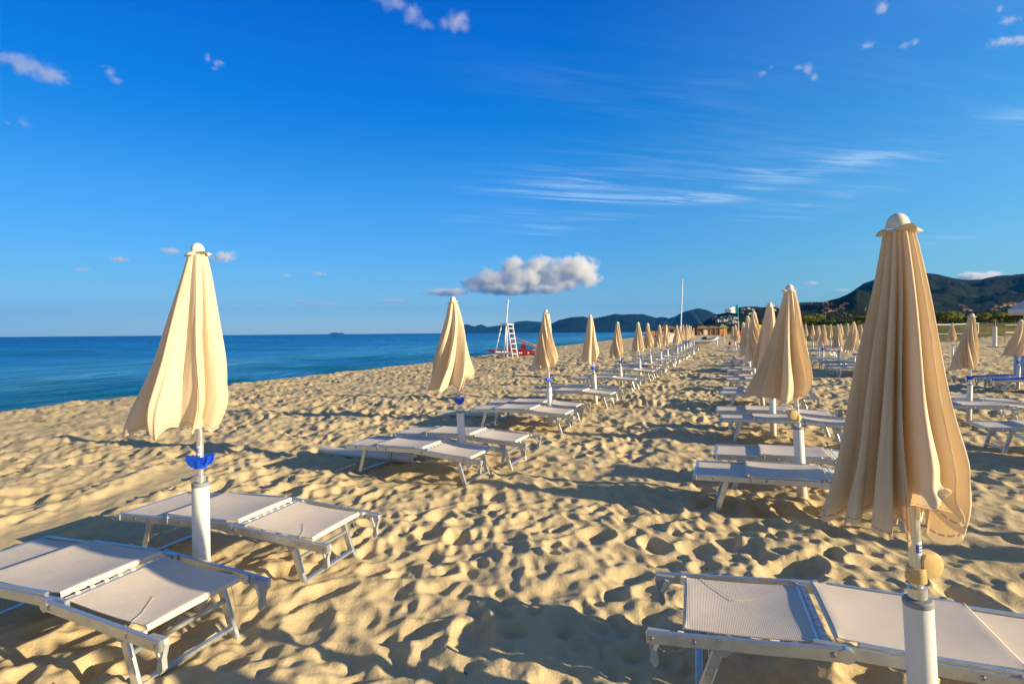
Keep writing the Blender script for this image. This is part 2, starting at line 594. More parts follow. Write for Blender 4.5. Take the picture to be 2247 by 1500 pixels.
M = {
    'sand': mat_sand(), 'water': mat_water(), 'canopy': mat_canopy(), 'pipe': mat_pipe(),
    'sling': mat_mesh_cloth('cream_sling', (.72, .635, .535), (.78, .695, .59)),
    'sling_blue': mat_mesh_cloth('blue_sling', (.010, .035, .42), (.018, .055, .52)),
    'alu': mat_metal('brushed_aluminium', (.56, .60, .63), .34),
    'steel': mat_metal('pole_steel', (.70, .72, .73), .30),
    'bolt': mat_metal('bolt_steel', (.30, .30, .30), .30),
    'cap_white': simple('white_plastic', (.78, .76, .70), .45, var=.05),
    'cap_cloth': simple('off_white_cloth', (.80, .74, .62), .8, var=.07, bump=.15, bscale=30),
    'blue': simple('blue_plastic', (.004, .075, .66), .32, var=.12),
    'beige': simple('beige_plastic', (.62, .45, .20), .45, var=.12, vscale=14),
    'gasket': simple('grey_plastic', (.26, .30, .32), .5, var=.12),
    'hinge': simple('hinge_grey_plastic', (.38, .40, .41), .45, var=.15),
    'cord': simple('cord', (.62, .52, .36), .8),
    'sticker': simple('sticker_white', (.70, .72, .78), .4, var=.05),
    'sticker_blue': simple('sticker_blue', (.05, .10, .42), .4, var=.05),
    'white_wood': simple('white_painted_wood', (.80, .80, .80), .55, var=.08, bump=.2, bscale=25),
    'red_hull': simple('red_hull', (.20, .012, .022), .35, var=.22, vscale=3),
    'oar': simple('oar_wood', (.42, .20, .06), .6, var=.3, vscale=8),
    'green_roof': mat_planks('green_roof', (.16, .24, .11), (.22, .29, .14), .25, 2),
    'orange_wall': mat_planks('orange_boards', (.60, .21, .035), (.68, .26, .05), .18, 2),
    'brown_wall': mat_planks('brown_boards', (.085, .035, .018), (.14, .06, .03), .2, 0),
    'thatch': simple('thatch', (.20, .13, .07), .95, var=.4, vscale=12, bump=.6, bscale=30),
    'terracotta': simple('terracotta_roof', (.13, .058, .042), .85, var=.25, vscale=2),
    'house_white': simple('white_render', (.42, .43, .44), .8, var=.06),
    'house_ochre': simple('ochre_render', (.42, .24, .11), .85, var=.1),
    'dark_opening': simple('dark_opening', (.02, .022, .026), .3, var=.1),
    'bark': simple('bark', (.10, .07, .05), .9, var=.3, vscale=5, bump=.5, bscale=20),
    'leaf': mat_leaf('tree_leaves', (.035, .065, .008), (.34, .36, .045)),
    'leaf_dark': mat_leaf('scrub_leaves', (.012, .026, .010), (.060, .075, .024)),
    'rubber': simple('black_rubber', (.02, .02, .022), .5),
    'tube_grey': simple('inflatable_grey', (.42, .47, .54), .45, var=.06),
    'navy': simple('navy_stripe', (.012, .03, .16), .4),
    'hull_cream': simple('cream_hull', (.66, .60, .46), .4, var=.06),
    'red_paint': simple('red_paint', (.42, .01, .015), .4),
    'yellow': simple('yellow_paint', (.62, .50, .01), .45),
    'pale_blue': simple('pale_blue_plastic', (.30, .44, .66), .4, var=.05),
    'grey_canvas': simple('white_canvas', (.64, .63, .64), .75, var=.06, bump=.2, bscale=10),
    'teal': simple('teal_flag', (.02, .45, .48), .7, var=.1),
    'flag_white': simple('white_flag', (.70, .70, .78), .7, var=.06),
    'flag_blue': simple('blue_print', (.03, .08, .40), .7, var=.05),
    'tan_wood': simple('tan_timber', (.40, .27, .13), .8, var=.2),
    'skin': simple('tanned_skin', (.20, .085, .045), .6, var=.1),
    'shorts': simple('dark_red_cloth', (.12, .02, .02), .8),
    'hair': simple('dark_hair', (.012, .010, .010), .6),
}

# ------------------------------------------------------------------ the ground: one sheet of trampled sand
TH = R(21.9)
CT, ST = math.cos(TH), math.sin(TH)
SEA_Z = -0.75


def W(p, a):
    """p metres inland of the camera, a metres along the rows -> world x, y"""
    return p * CT + a * ST, -p * ST + a * CT


def PA(x, y):
    return x * CT - y * ST, x * ST + y * CT


CREST_A = [-400, -20, 5, 16, 32, 43, 84, 182, 420, 1200]
CREST_P = [-15, -17.0, -17.3, -18.2, -18.6, -19.9, -22.9, -30, -55, -190]


def sstep(a, b, x):
    t = np.clip((x - a) / (b - a), 0, 1)
    return t * t * (3 - 2 * t)


def base_height(x, y):
    x = np.asarray(x, float)
    y = np.asarray(y, float)
    p, a = PA(x, y)
    q = p - np.interp(a, CREST_A, CREST_P)
    z = -0.25 * (1 - sstep(0, 11, q))
    z = np.where(q < 0, -0.25 - 0.10 * (-q) - 0.055 * np.minimum(-q, 6) ** 2 * .35, z)
    z = np.maximum(z, -4.0)
    r = np.hypot(x, y)
    dune = 2.5 * sstep(62, 104, y) * sstep(3, 16, p) * (1 - .45 * sstep(150, 260, y))
    dune += .45 * sstep(3, 16, p) * sstep(58, 75, y) * np.sin(x * .21 + y * .13) * np.sin(x * .07 - y * .19 + 1)
    far = 4.0 * sstep(250, 900, y) * sstep(0, 60, q)
    return z + dune + far


def vnoise(x, y, seed):
    """cheap smooth value noise"""
    xi, yi = np.floor(x).astype(np.int64), np.floor(y).astype(np.int64)
    fx, fy = x - xi, y - yi
    fx, fy = fx * fx * (3 - 2 * fx), fy * fy * (3 - 2 * fy)
    def hsh(i, j):
        n = (i * 374761393 + j * 668265263 + seed * 982451653) & 0x7fffffff
        n = ((n ^ (n >> 13)) * 1274126177) & 0x7fffffff
        return ((n ^ (n >> 16)) & 0xffff) / 65535.0
    return (hsh(xi, yi) * (1 - fx) + hsh(xi + 1, yi) * fx) * (1 - fy) + (hsh(xi, yi + 1) * (1 - fx) + hsh(xi + 1, yi + 1) * fx) * fy


def fbm(x, y, seed, octs=6):
    s, amp = 0.0, .5
    for o in range(octs):
        s = s + amp * vnoise(x * 2 ** o + 13.7 * o, y * 2 ** o + 7.1 * o, seed + o)
        amp *= .52
    return s


def sand_tile(N=2048, cell=0.02, seed=3):
    """height field of overlapping foot hollows with soft rims, periodic, N*cell metres wide"""
    rng = np.random.default_rng(seed)
    kx = np.fft.fftfreq(N, cell)[:, None]
    ky = np.fft.rfftfreq(N, cell)[None, :]
    k = np.hypot(kx, ky)
    spec = np.exp(-((np.log(np.maximum(k, 1e-6)) - math.log(.75)) / .55) ** 2) / np.maximum(k, .2)
    ph = rng.normal(size=spec.shape) + 1j * rng.normal(size=spec.shape)
    h = np.fft.irfft2(ph * spec, s=(N, N))
    h *= .020 / h.std()
    Lm = N * cell
    # a net of soft crests between hollows, stretched a little one way
    kk = np.hypot(kx * .8, ky * 1.25)
    for wl, amp, sd in ((.50, .023, 1), (.25, .013, 2)):
        sp = np.exp(-((np.log(np.maximum(kk, 1e-6)) + math.log(wl)) / .42) ** 2) / np.maximum(kk, .2)
        m_ = np.fft.irfft2((rng.normal(size=sp.shape) + 1j * rng.normal(size=sp.shape)) * sp, s=(N, N))
        m_ /= m_.std()
        h += amp * (1 - np.sqrt(m_ * m_ + .02)) * (1 + .35 * np.tanh(np.roll(m_, 613, 0)))
    n = int(Lm * Lm * 7.0)
    for _ in range(n):
        ci, cj = rng.integers(0, N, 2)
        Rm = rng.uniform(.055, .135)
        asp = rng.uniform(1.0, 1.8)
        th = rng.uniform(0, math.pi)
        dep = rng.uniform(.022, .060) * (Rm / .11)
        w = int(Rm * asp * 1.7 / cell)
        ii = (np.arange(ci - w, ci + w + 1)) % N
        jj = (np.arange(cj - w, cj + w + 1)) % N
        X, Y = np.meshgrid((np.arange(-w, w + 1)) * cell, (np.arange(-w, w + 1)) * cell, indexing='ij')
        u = (X * math.cos(th) + Y * math.sin(th)) / (Rm * asp)
        v = (-X * math.sin(th) + Y * math.cos(th)) / Rm
        d2 = u * u + v * v
        sub = h[np.ix_(ii, jj)]
        b = sub[w - 2:w + 3, w - 2:w + 3].mean() * .85
        rim = dep * .42 * np.exp(-((np.sqrt(d2) - 1.18) / .24) ** 2) * (1 + .6 * u)
        bowl = b - dep + dep * 1.25 * d2 - dep * .35 * u
        h[np.ix_(ii, jj)] = np.minimum(sub + rim, np.where(d2 < 1.7, bowl + .0 * d2, 9))
    for _ in range(1):
        h = (h * 4 + np.roll(h, 1, 0) + np.roll(h, -1, 0) + np.roll(h, 1, 1) + np.roll(h, -1, 1)) / 8
    fine = np.fft.irfft2((rng.normal(size=spec.shape) + 1j * rng.normal(size=spec.shape)) * np.exp(-((np.log(np.maximum(k, 1e-6)) - math.log(7.0)) / .6) ** 2) / np.maximum(k, .2), s=(N, N))
    h += fine * (.0040 / fine.std())
    return (h - h.mean()) * .92


TILE = sand_tile()


def tile_at(x, y, cell=0.02):
    N = TILE.shape[0]
    u = x / cell
    v = y / cell
    i0 = np.floor(u).astype(np.int64)
    j0 = np.floor(v).astype(np.int64)
    fu, fv = u - i0, v - j0
    i0 %= N; j0 %= N
    i1, j1 = (i0 + 1) % N, (j0 + 1) % N
    return (TILE[i0, j0] * (1 - fu) * (1 - fv) + TILE[i1, j0] * fu * (1 - fv) + TILE[i0, j1] * (1 - fu) * fv + TILE[i1, j1] * fu * fv)


def relief(x, y):
    x = np.asarray(x, float)
    y = np.asarray(y, float)
    p, a = PA(x, y)
    q = p - np.interp(a, CREST_A, CREST_P)
    amp = sstep(-2.5, 1.0, q) * (1 - .5 * sstep(60, 95, y) * sstep(3, 16, p)) * (1 - .75 * sstep(120, 260, np.hypot(x, y)))
    # a flattened track on the seaward side
    tx = -4.25 + .05 * (y - 5.5) + .10 * np.sin(y * 1.3)
    tr = (1 - sstep(.18, .36, np.abs(x - tx))) * sstep(3.2, 4.0, y) * (1 - sstep(6.9, 7.4, y))
    edge = .030 * np.exp(-((np.abs(x - tx) - .45) / .07) ** 2) * sstep(3.4, 4.2, y) * (1 - sstep(6.8, 7.3, y))
    patch = fbm(x * .45 + 3.1, y * .45, 77, 3)
    amp = amp * (.56 + .58 * sstep(.28, .60, patch)) * (1 + .35 * sstep(7, 18, np.hypot(x, y)))
    h = tile_at(x * .9998 + 11.3, y + 5.1) * amp
    h = h + .006 * (fbm(x * 9.0, y * 9.0, 78, 3) - .45) * amp
    return h * (1 - .72 * tr) - .02 * tr + edge


def ground_height(x, y):
    return float(base_height(x, y) + relief(x, y))


def base_z(x, y):
    return float(base_height(x, y))


def build_ground():
    dense = np.arange(-58, 58.001, 0.125)
    side = np.arange(58, 302, 4.0)[1:]
    ang = np.radians(np.concatenate([dense, side]))
    rs = [0.25]
    while rs[-1] < 1.5:
        rs.append(rs[-1] + .06)
    while rs[-1] < 300:
        r = rs[-1]
        rs.append(r + max(.013, min(r * r / 930 * .8, .0085 * r + .02)))
    while rs[-1] < 11000:
        rs.append(rs[-1] * 1.14)
    rs = np.array(rs)
    Rr, A = np.meshgrid(rs, ang, indexing='ij')
    X = Rr * np.sin(A)
    Y = Rr * np.cos(A)
    Z = base_height(X, Y) + relief(X, Y)
    V = np.stack([X, Y, Z], -1).reshape(-1, 3)
    n = len(ang)
    F = grid_faces(len(rs), n, wrap=True)[:, ::-1]
    c = len(V)
    V = np.vstack([V, [[0, 0, float(base_height(0, 0))]]])
    me = np_mesh('sand', V, F, M['sand'])
    x, y = V[:, 0], V[:, 1]
    p, a = PA(x, y)
    grass = sstep(58, 82, y) * sstep(2, 12, p) + sstep(330, 500, np.hypot(x, y)) * sstep(-20, 10, p - np.interp(a, CREST_A, CREST_P) - 30)
    at_ = me.attributes.new('grass', 'FLOAT', 'POINT')
    at_.data.foreach_set('value', np.clip(grass, 0, 1).astype(np.float32))
    o = link('sand', me)
    tag(o, 'pale golden beach sand churned into footprints', kind='structure')
    return o


build_ground()


# ------------------------------------------------------------------ the sea
def build_sea():
    ang = np.radians(np.concatenate([np.arange(-100, -62, 2.0), np.arange(-62, 30, 0.18), np.arange(30, 60, 2.0)]))
    rs = [12.0]
    while rs[-1] < 700:
        rs.append(rs[-1] + max(.10, .0075 * rs[-1]))
    while rs[-1] < 9800:
        rs.append(rs[-1] * 1.09)
    rs = np.array(rs)
    Rr, A = np.meshgrid(rs, ang, indexing='ij')
    X, Y = Rr * np.sin(A), Rr * np.cos(A)
    p, a = PA(X, Y)
    q = np.interp(a, CREST_A, CREST_P) - p          # metres seaward of the crest
    def hump(c, w, amp, a0, aw):
        return amp * np.exp(-((q - c - .9 * np.sin(a * .07 + c)) / w) ** 2) * np.exp(-((a - a0) / aw) ** 2)
    fade = 1 - sstep(300, 700, Rr)
    z = .05 * np.sin(q * .55 + .8 * np.sin(a * .06) + .5 * np.sin(a * .021 + 1)) * sstep(4, 14, q)
    z += .04 * np.sin(q * 1.05 + 1.1 * np.sin(a * .11 + 2)) * sstep(4, 14, q)
    z += hump(15, 1.5, .22, 58, 16) + hump(9.5, 1.3, .13, 24, 16) + hump(6.2, .9, .10, 30, 22) + hump(22, 2.2, .14, 40, 22) + hump(13, 1.3, .12, 8, 9)
    Z = SEA_Z + z * fade
    V = np.stack([X, Y, Z], -1).reshape(-1, 3)
    me = np_mesh('sea', V, grid_faces(len(rs), len(ang))[:, ::-1], M['water'])
    d = np.clip(np.where(q < 60, q / 60 * .35, .35 + (q - 60) / 900 * .65), 0, 1)
    at_ = me.attributes.new('depth', 'FLOAT', 'POINT')
    at_.data.foreach_set('value', d.reshape(-1).astype(np.float32))
    o = link('sea', me)
    tag(o, 'calm blue sea with low swell reaching the beach', kind='structure')


build_sea()


# ------------------------------------------------------------------ hills
def hill(name, sky, Y, front, back, mat, label, foot=0.0, rough=.25, nf=26, scale=1.0, seed=1, dx=3.0):
    """a range whose skyline follows (pixel, pixel) points at depth Y, sloping to the ground in front and behind"""
    px = np.arange(sky[0][0], sky[-1][0] + .1, dx)
    py = np.interp(px, [s[0] for s in sky], [s[1] for s in sky])
    hz = np.array([at(float(a), float(b), Y)[2] for a, b in zip(px, py)])
    xs = np.array([at(float(a), float(b), Y)[0] for a, b in zip(px, py)]) / Y
    t = np.concatenate([np.linspace(0, 1, nf), 1 + np.linspace(0, 1, 8)[1:]])
    P = np.zeros((len(t), len(px), 3))
    for i, tt in enumerate(t):
        yy = Y - front + front * tt if tt <= 1 else Y + back * (tt - 1)
        prof = (tt ** .85) if tt <= 1 else (2 - tt) ** .8
        x = xs * yy
        n = fbm(x / (front * scale) * 3.0, np.full_like(x, yy / (front * scale) * 3.0), seed)
        ridged = 1 - np.abs(2 * n - 1)
        edge = 4 * prof * (1 - prof) if tt <= 1 else 0
        z = foot + (hz - foot) * np.clip(prof + edge * rough * (ridged - .62) * 2.2, -.05, 1.02)
        if tt < .97:
            z = np.minimum(z, foot + (hz - foot) * .955 * yy / Y)
        z += (hz - foot) * .02 * (fbm(x / (front * scale) * 30, np.full_like(x, yy / (front * scale) * 30), seed + 5, 3) - .45)
        P[i, :, 0], P[i, :, 1], P[i, :, 2] = x, yy, z
    P[0, :, 2] = foot - 3
    me = np_mesh(name, P.reshape(-1, 3), grid_faces(len(t), len(px)), mat)
    o = link(name, me)
    tag(o, label, kind='structure')
    return o, P


H_FAR = mat_hill('far_hill_scrub', (.004, .014, .011), (.012, .022, .016), (.05, .05, .045), .006, .66)
H_HEAD = mat_hill('headland_scrub', (.006, .015, .009), (.020, .027, .013), (.09, .08, .06), .02, .66)
H_MTN = mat_hill('mountain_scrub', (.004, .012, .008), (.028, .038, .013), (.09, .07, .055), .010, .63)  # lighter scrub patches, raised further to paint in sunlit strips

hill('hills', [(1012, 731), (1017, 712.5), (1024, 711), (1041, 716), (1055, 711), (1069, 717), (1093, 714), (1116, 710), (1133, 705.5), (1156, 703.5),
               (1187, 706), (1212, 710), (1240, 712), (1290, 716), (1340, 722), (1360, 727)], 5600, 900, 900, H_FAR, 'low blue hills beyond the bay', -1, .3, seed=3)
hill('hills', [(1195, 730), (1206, 712), (1227, 701.5), (1254, 695.5), (1280, 694), (1300, 699), (1327, 693.5), (1351, 688), (1363, 690), (1380, 689), (1411, 688.7),
               (1433, 695), (1440, 697), (1453, 694.7), (1467, 698), (1480, 694.7), (1500, 684), (1518, 679), (1533, 676), (1551, 680), (1570, 688.7), (1600, 693), (1650, 700), (1700, 712)],
     3900, 1100, 700, H_FAR, 'blue wooded hills across the bay', -1, .34, seed=8)
hill('hills', [(1690, 705), (1740, 668), (1757, 663), (1790, 662.5), (1830, 662.5), (1880, 668), (1950, 690)], 3300, 800, 500, H_FAR, 'distant ridge behind the hillside village', 0, .3, seed=11)
HEAD, HEAD_P = hill('headland', [(1480, 727), (1520, 719), (1545, 706), (1570, 690), (1592, 686), (1612, 677), (1625, 673.5), (1640, 672), (1655, 672.5), (1670, 674), (1690, 673), (1720, 674), (1745, 668),
                         (1770, 667), (1800, 667), (1815, 660), (1840, 654), (1860, 645.3), (1880, 634), (1900, 640), (1940, 665), (2000, 700)],
             980, 480, 300, H_HEAD, 'dark wooded headland scattered with houses', 2, .30, seed=21, dx=1.5)
MTN, MTN_P = hill('mountain', [(1780, 712), (1815, 668), (1840, 657), (1855, 648), (1870, 640), (1880, 632), (1895, 622), (1910, 617), (1940, 606), (1975, 597), (2005, 595), (2040, 600), (2057, 602), (2083, 608.7),
                        (2099, 612), (2123, 614.7), (2150, 614), (2170, 609), (2197, 605), (2230, 602.6), (2260, 600), (2330, 596), (2420, 610), (2560, 650), (2700, 700)],
              2100, 1250, 700, H_MTN, 'dark scrub covered mountain behind the beach', 3, .26, nf=60, scale=.7, seed=31, dx=2.0)
# added unseen ridge, shaped so its crest keeps low sun off the headland
def shade_ridge():
    ys = np.linspace(-420, 2000, 60)
    crest = np.interp(ys, [-420, -260, -120, 60, 220, 330, 520, 700, 1000, 1400, 1800, 2000], [0, 240, 500, 570, 560, 520, 470, 450, 440, 420, 250, 0])
    xs = np.linspace(-1, 1, 41)
    P = np.zeros((len(ys), len(xs), 3))
    for i, (y, h) in enumerate(zip(ys, crest)):
        n = fbm(xs * 2.2 + 5, np.full_like(xs, y / 400.0), 51)
        P[i, :, 0] = 2450 + 60 * math.sin(y / 170) + xs * 900
        P[i, :, 1] = y
        P[i, :, 2] = (1 - np.abs(xs) ** 1.15) * h * (.86 + .28 * (n - .25)) - 2
    o = link('mountain', np_mesh('mountain', P.reshape(-1, 3), grid_faces(len(ys), len(xs)), H_MTN))
    tag(o, 'added unseen ridge beyond the view that shades the headland', kind='structure')


shade_ridge()
hill('island', [(718, 734), (724, 731.3), (731, 729.6), (737, 729.2), (744, 730.4), (752, 730.2), (757, 732.6), (760, 734)], 8300, 120, 120, H_FAR, 'tiny island on the horizon', -1, .2, nf=8, seed=4, dx=1.0)


# ------------------------------------------------------------------ closed parasols
Z_TOP, Z_HEM = 2.02, 1.02            # where the closed cloth starts and ends, for a parasol 2.15 m tall


def canopy_mesh(seed, pleats=8, width=.285, shift=(-.09, 0), twist=.25, depth=.46, drop=.05, hem_kick=0.0, tuck=.30, tuck_dir=math.pi, pw=.62, uneven=.16, flip=False, nA=360, nT=72, order=None):
    rng = np.random.default_rng(seed)
    aj = rng.uniform(.62, 1.14, pleats)
    bj = rng.uniform(-.9, 1.7, pleats) * 1.0
    zj = rng.uniform(-.055, .055, pleats)
    ph = rng.uniform(0, 6.28, 6)
    cen = (np.arange(pleats) + rng.uniform(-uneven, uneven, pleats)) / pleats
    s = np.arange(nA) / nA
    # pleat index and local phase, pleats of uneven width
    edges = np.sort(np.concatenate([(cen + np.roll(cen, -1) + np.where(np.arange(pleats) == pleats - 1, 1, 0)) / 2]))
    V = np.zeros((nT, nA, 3))
    UV = np.zeros((nT, nA, 2))
    ext = np.concatenate([[edges[-1] - 1], edges])
    ss = np.where(s >= edges[-1], s - 1, s)
    k = np.clip(np.searchsorted(ext, ss, side='right') - 1, 0, pleats - 1)
    lo, hi = ext[k], ext[k + 1]
    u = (ss - lo) / (hi - lo)                    # 0..1 across a pleat
    crest = .5 - .5 * np.cos(2 * math.pi * u)    # 0 in the valley, 1 on the crest
    for i in range(nT):
        t = i / (nT - 1)
        tt = t ** .92
        Rm = .050 + (width - .050) * (t ** .92) - .012 * math.sin(math.pi * t)
        dpt = depth * (.42 + .58 * min(1, t * 2.2))
        prof = (1 - dpt) + dpt * (aj[k] * (crest ** pw)) + dpt * .10 * np.sin(6.28 * u * 3 + ph[0] + 5 * t) * crest * t
        prof *= 1 + .05 * t * np.sin(2 * math.pi * s * 3 + ph[1] + 3 * t)
        skew = bj[k] * (.25 + .75 * t) * np.sin(2 * math.pi * u) * (hi - lo) * .28
        th = 2 * math.pi * (s + skew * 1.0 + twist * t * .5) + .10 * t * np.sin(4 * t + ph[2])
        tk = max(0, (t - .80) / .20) ** 1.8
        Rm = Rm * (1 - tuck * tk * (.55 - .45 * np.cos(th - tuck_dir)))
        r = Rm * prof * (1 + .06 * np.sin(9 * t + ph[3] + 2 * math.pi * k / pleats) * t)
        r = np.maximum(r, .034 - (np.cos(th) * shift[0] + np.sin(th) * shift[1]) * t ** 1.5)
        z = Z_TOP + (Z_HEM - Z_TOP) * t
        ex = drop * (t ** 6) * (np.cos(2 * math.pi * u) * .75) + .03 * t ** 5 * np.sin(2 * math.pi * s + ph[5]) + zj[k] * (t ** 4) * crest + .012 * t ** 6 * np.sin(2 * math.pi * u * 2 + ph[4] + k)
        if flip:          # the hem caught up by the wind on one side, one corner hanging out of it
            da = (np.degrees(th) + 78 + 180) % 360 - 180
            db = (np.degrees(th) + 42 + 180) % 360 - 180
            up = np.exp(-(da / 24) ** 2) * max(0, (t - .86) / .14) ** 1.3
            ex = ex + .105 * up - .085 * np.exp(-(db / 9) ** 2) * max(0, (t - .8) / .2) ** 1.6
            r = r + .030 * up - .018 * np.exp(-(da / 24) ** 2) * math.exp(-((t - .86) / .05) ** 2)
        V[i, :, 0] = r * np.cos(th) + shift[0] * t ** 1.5
        V[i, :, 1] = r * np.sin(th) + shift[1] * t ** 1.5
        V[i, :, 2] = z + ex
        UV[i, :, 0] = s
        UV[i, :, 1] = t
    F = grid_faces(nT, nA, wrap=True)
    me = np_mesh('canopy', V.reshape(-1, 3), F[:, ::-1], M['canopy'])
    uvl = me.uv_layers.new(name='UVMap')
    li = np.empty(len(me.loops), dtype=np.int32)
    me.loops.foreach_get('vertex_index', li)
    uv = UV.reshape(-1, 2)[li]
    uvl.data.foreach_set('uv', uv.astype(np.float32).ravel())
    return me


def collar_mesh(seed, r=.074):
    """scalloped cloth ring under the finial, its lobes flipped up and down"""
    rng = np.random.default_rng(seed)
    n, m = 80, 8
    P = []
    lob = rng.uniform(-.15, 1.0, 5)
    for i in range(m):
        t = i / (m - 1)
        row = []
        for k in range(n + 1):
            a = 2 * math.pi * k / n
            sc = abs(math.sin(a * 2.5))
            j = int(a / (2 * math.pi / 5)) % 5
            rr = .030 + (r - .030) * t * (.72 + .28 * sc)
            z = Z_TOP + .004 + .010 * math.sin(math.pi * t) + (t ** 1.6) * (-.010 + .028 * lob[j] * sc)
            row.append((rr * math.cos(a), rr * math.sin(a), z))
        P.append(row)
    mb = MB()
    mb.grid(P)
    me = mb.mesh('collar', M['cap_cloth'], True)
    return me


def finial_mesh():
    mb = MB()
    prof = [(.035, Z_TOP + .006), (.0375, Z_TOP + .018), (.036, Z_TOP + .034), (.030, Z_TOP + .050), (.021, Z_TOP + .061), (.009, Z_TOP + .067), (.0015, Z_TOP + .068)]
    mb.lathe(prof, 28)
    return mb.mesh('finial', M['cap_cloth'], True)


TUBE_TOP = .70


def pole_mesh():
    mb = MB()
    mb.tube([(0, 0, .35), (0, 0, Z_TOP + .02)], .0195, 20)
    mb.lathe([(.030, TUBE_TOP + .02), (.030, TUBE_TOP + .055), (.022, TUBE_TOP + .06)], 20, 0)
    for k in range(8):           # steel ribs folded down inside the cloth
        a = 2 * math.pi * k / 8
        mb.tube([(.024 * math.cos(a), .024 * math.sin(a), 1.90), (.028 * math.cos(a), .028 * math.sin(a), 1.06)], .0035, 6)
    return mb.mesh('pole', M['steel'], 40)


def sleeve_mesh():
    mb = MB()
    mb.lathe([(.0005, TUBE_TOP), (.030, TUBE_TOP), (.0445, TUBE_TOP - .001), (.046, TUBE_TOP - .008), (.046, -.35)], 32, 0, cap=False)
    return mb.mesh('sleeve', M['pipe'], 40)


def ring_mesh():
    mb = MB()
    mb.lathe([(.022, TUBE_TOP + .014), (.042, TUBE_TOP + .014), (.0475, TUBE_TOP + .009), (.0475, TUBE_TOP - .006), (.046, TUBE_TOP - .008)], 32, 0, cap=False)
    return mb.mesh('sleeve_ring', M['gasket'], 40)


def clip_mesh():
    """blue half-disc tray clamped on the pole"""
    mb = MB()
    mb.lathe([(.020, .795), (.032, .797), (.034, .81), (.034, .835), (.032, .848), (.020, .85)], 24, 0, cap=False)
    for sgn, yc in ((1, .024), (-1, -.024)):
        poly = [(.055 * math.cos(a), .066 * math.sin(a)) for a in np.linspace(math.pi, 2 * math.pi, 20)]
        mtx = Matrix.Translation((.012 * sgn, yc, .868)) @ Matrix.Rotation(R(90), 4, 'X') @ Matrix.Rotation(R(7 * sgn), 4, 'Z')
        mb.prism(poly, -.006, .006, 0, mtx)
    for a in np.linspace(math.pi * 1.04, 2 * math.pi * .98, 14):
        x, z = .054 * math.cos(a), .868 + .065 * math.sin(a)
        mb.box((x, 0, z), (.013, .048, .010), 0, Matrix.Rotation(a + math.pi / 2, 3, 'Y').inverted())
    return mb.mesh('clip', M['blue'], 40)


def clamp_mesh():
    """rounded beige knuckle on a band"""
    mb = MB()
    mb.lathe([(.0195, .775), (.030, .776), (.031, .78), (.031, .825), (.030, .829), (.0195, .83)], 28, 0, cap=False)
    pts = []
    for a in np.linspace(-math.pi / 2, math.pi / 2, 16):
        pts.append((.048 + .034 * math.cos(a), .046 * math.sin(a)))
    pts = [(.012, -.046)] + pts + [(.012, .046), (.0, .026), (.0, -.026)]
    mtx = Matrix.Translation((.005, 0, .835)) @ Matrix.Rotation(R(90), 4, 'X')
    v0 = len(mb.v)
    n = len(pts)
    lay = [(.62, -.030), (.92, -.026), (1.0, -.016), (1.0, .016), (.92, .026), (.62, .030)]
    cx, cy = .045, 0
    v = [(cx + (x - cx) * s_, cy + (y - cy) * s_, z) for s_, z in lay for x, y in pts]
    f = [tuple(range(n))[::-1], tuple(range((len(lay) - 1) * n, len(lay) * n))]
    for i in range(len(lay) - 1):
        f += [(i * n + j, i * n + (j + 1) % n, (i + 1) * n + (j + 1) % n, (i + 1) * n + j) for j in range(n)]
    mb.add(v, f, 0, mtx)
    mb.box((-.032, 0, .80), (.014, .022, .030), 0, None, .004)
    return mb.mesh('clamp', M['beige'], 30)


def sticker_mesh():
    """small maker's label wrapped round the pole"""
    mb = MB()
    r = .0203
    def patch(a0, a1, z0, z1, rr, mat):
        n = 10
        P = [[(rr * math.cos(a), rr * math.sin(a), z) for a in np.linspace(a0, a1, n)] for z in (z0, z1)]
        mb.grid(P, mat)
    patch(-2.2, -.6, .875, .925, r, 0)
    patch(-2.05, -1.6, .885, .915, r + .0005, 1)
    for z in (.886, .897, .908):
        patch(-1.5, -.8, z, z + .005, r + .0005, 1)
    return mb.mesh('sticker', [M['sticker'], M['sticker_blue']], True)


FIN, POLE, SLEEVE, RING, CLIP, CLAMP, STICK = finial_mesh(), pole_mesh(), sleeve_mesh(), ring_mesh(), clip_mesh(), clamp_mesh(), sticker_mesh()
COLLARS = [collar_mesh(k) for k in range(3)]
CANOPIES = [
    canopy_mesh(2, 7, .300, (-.115, -.02), .10, .46, .012, tuck=.30, uneven=.30),           # broad, swung to one side
    canopy_mesh(5, 18, .244, (-.088, .0), .02, .66, .020, tuck=.20, pw=.50, uneven=.34, flip=True),    # straight deep pleats
    canopy_mesh(9, 9, .262, (-.06, 0), .55, .50, .02, tuck=.40, uneven=.28),                # twisted
    canopy_mesh(14, 8, .330, (-.09, .02), -.25, .50, .02, tuck=.24, uneven=.34),
    canopy_mesh(23, 12, .300, (-.125, 0), .12, .56, .02, tuck=.26, uneven=.34),
    canopy_mesh(31, 9, .258, (-.05, -.02), .15, .54, .02, tuck=.42, uneven=.30),
    canopy_mesh(38, 11, .250, (-.09, .01), .40, .58, .02, tuck=.36, uneven=.36),
    canopy_mesh(44, 7, .262, (-.07, -.01), -.10, .48, .015, tuck=.44, uneven=.36),
]
UMB_GROUP = 'closed cream parasols on the beach'


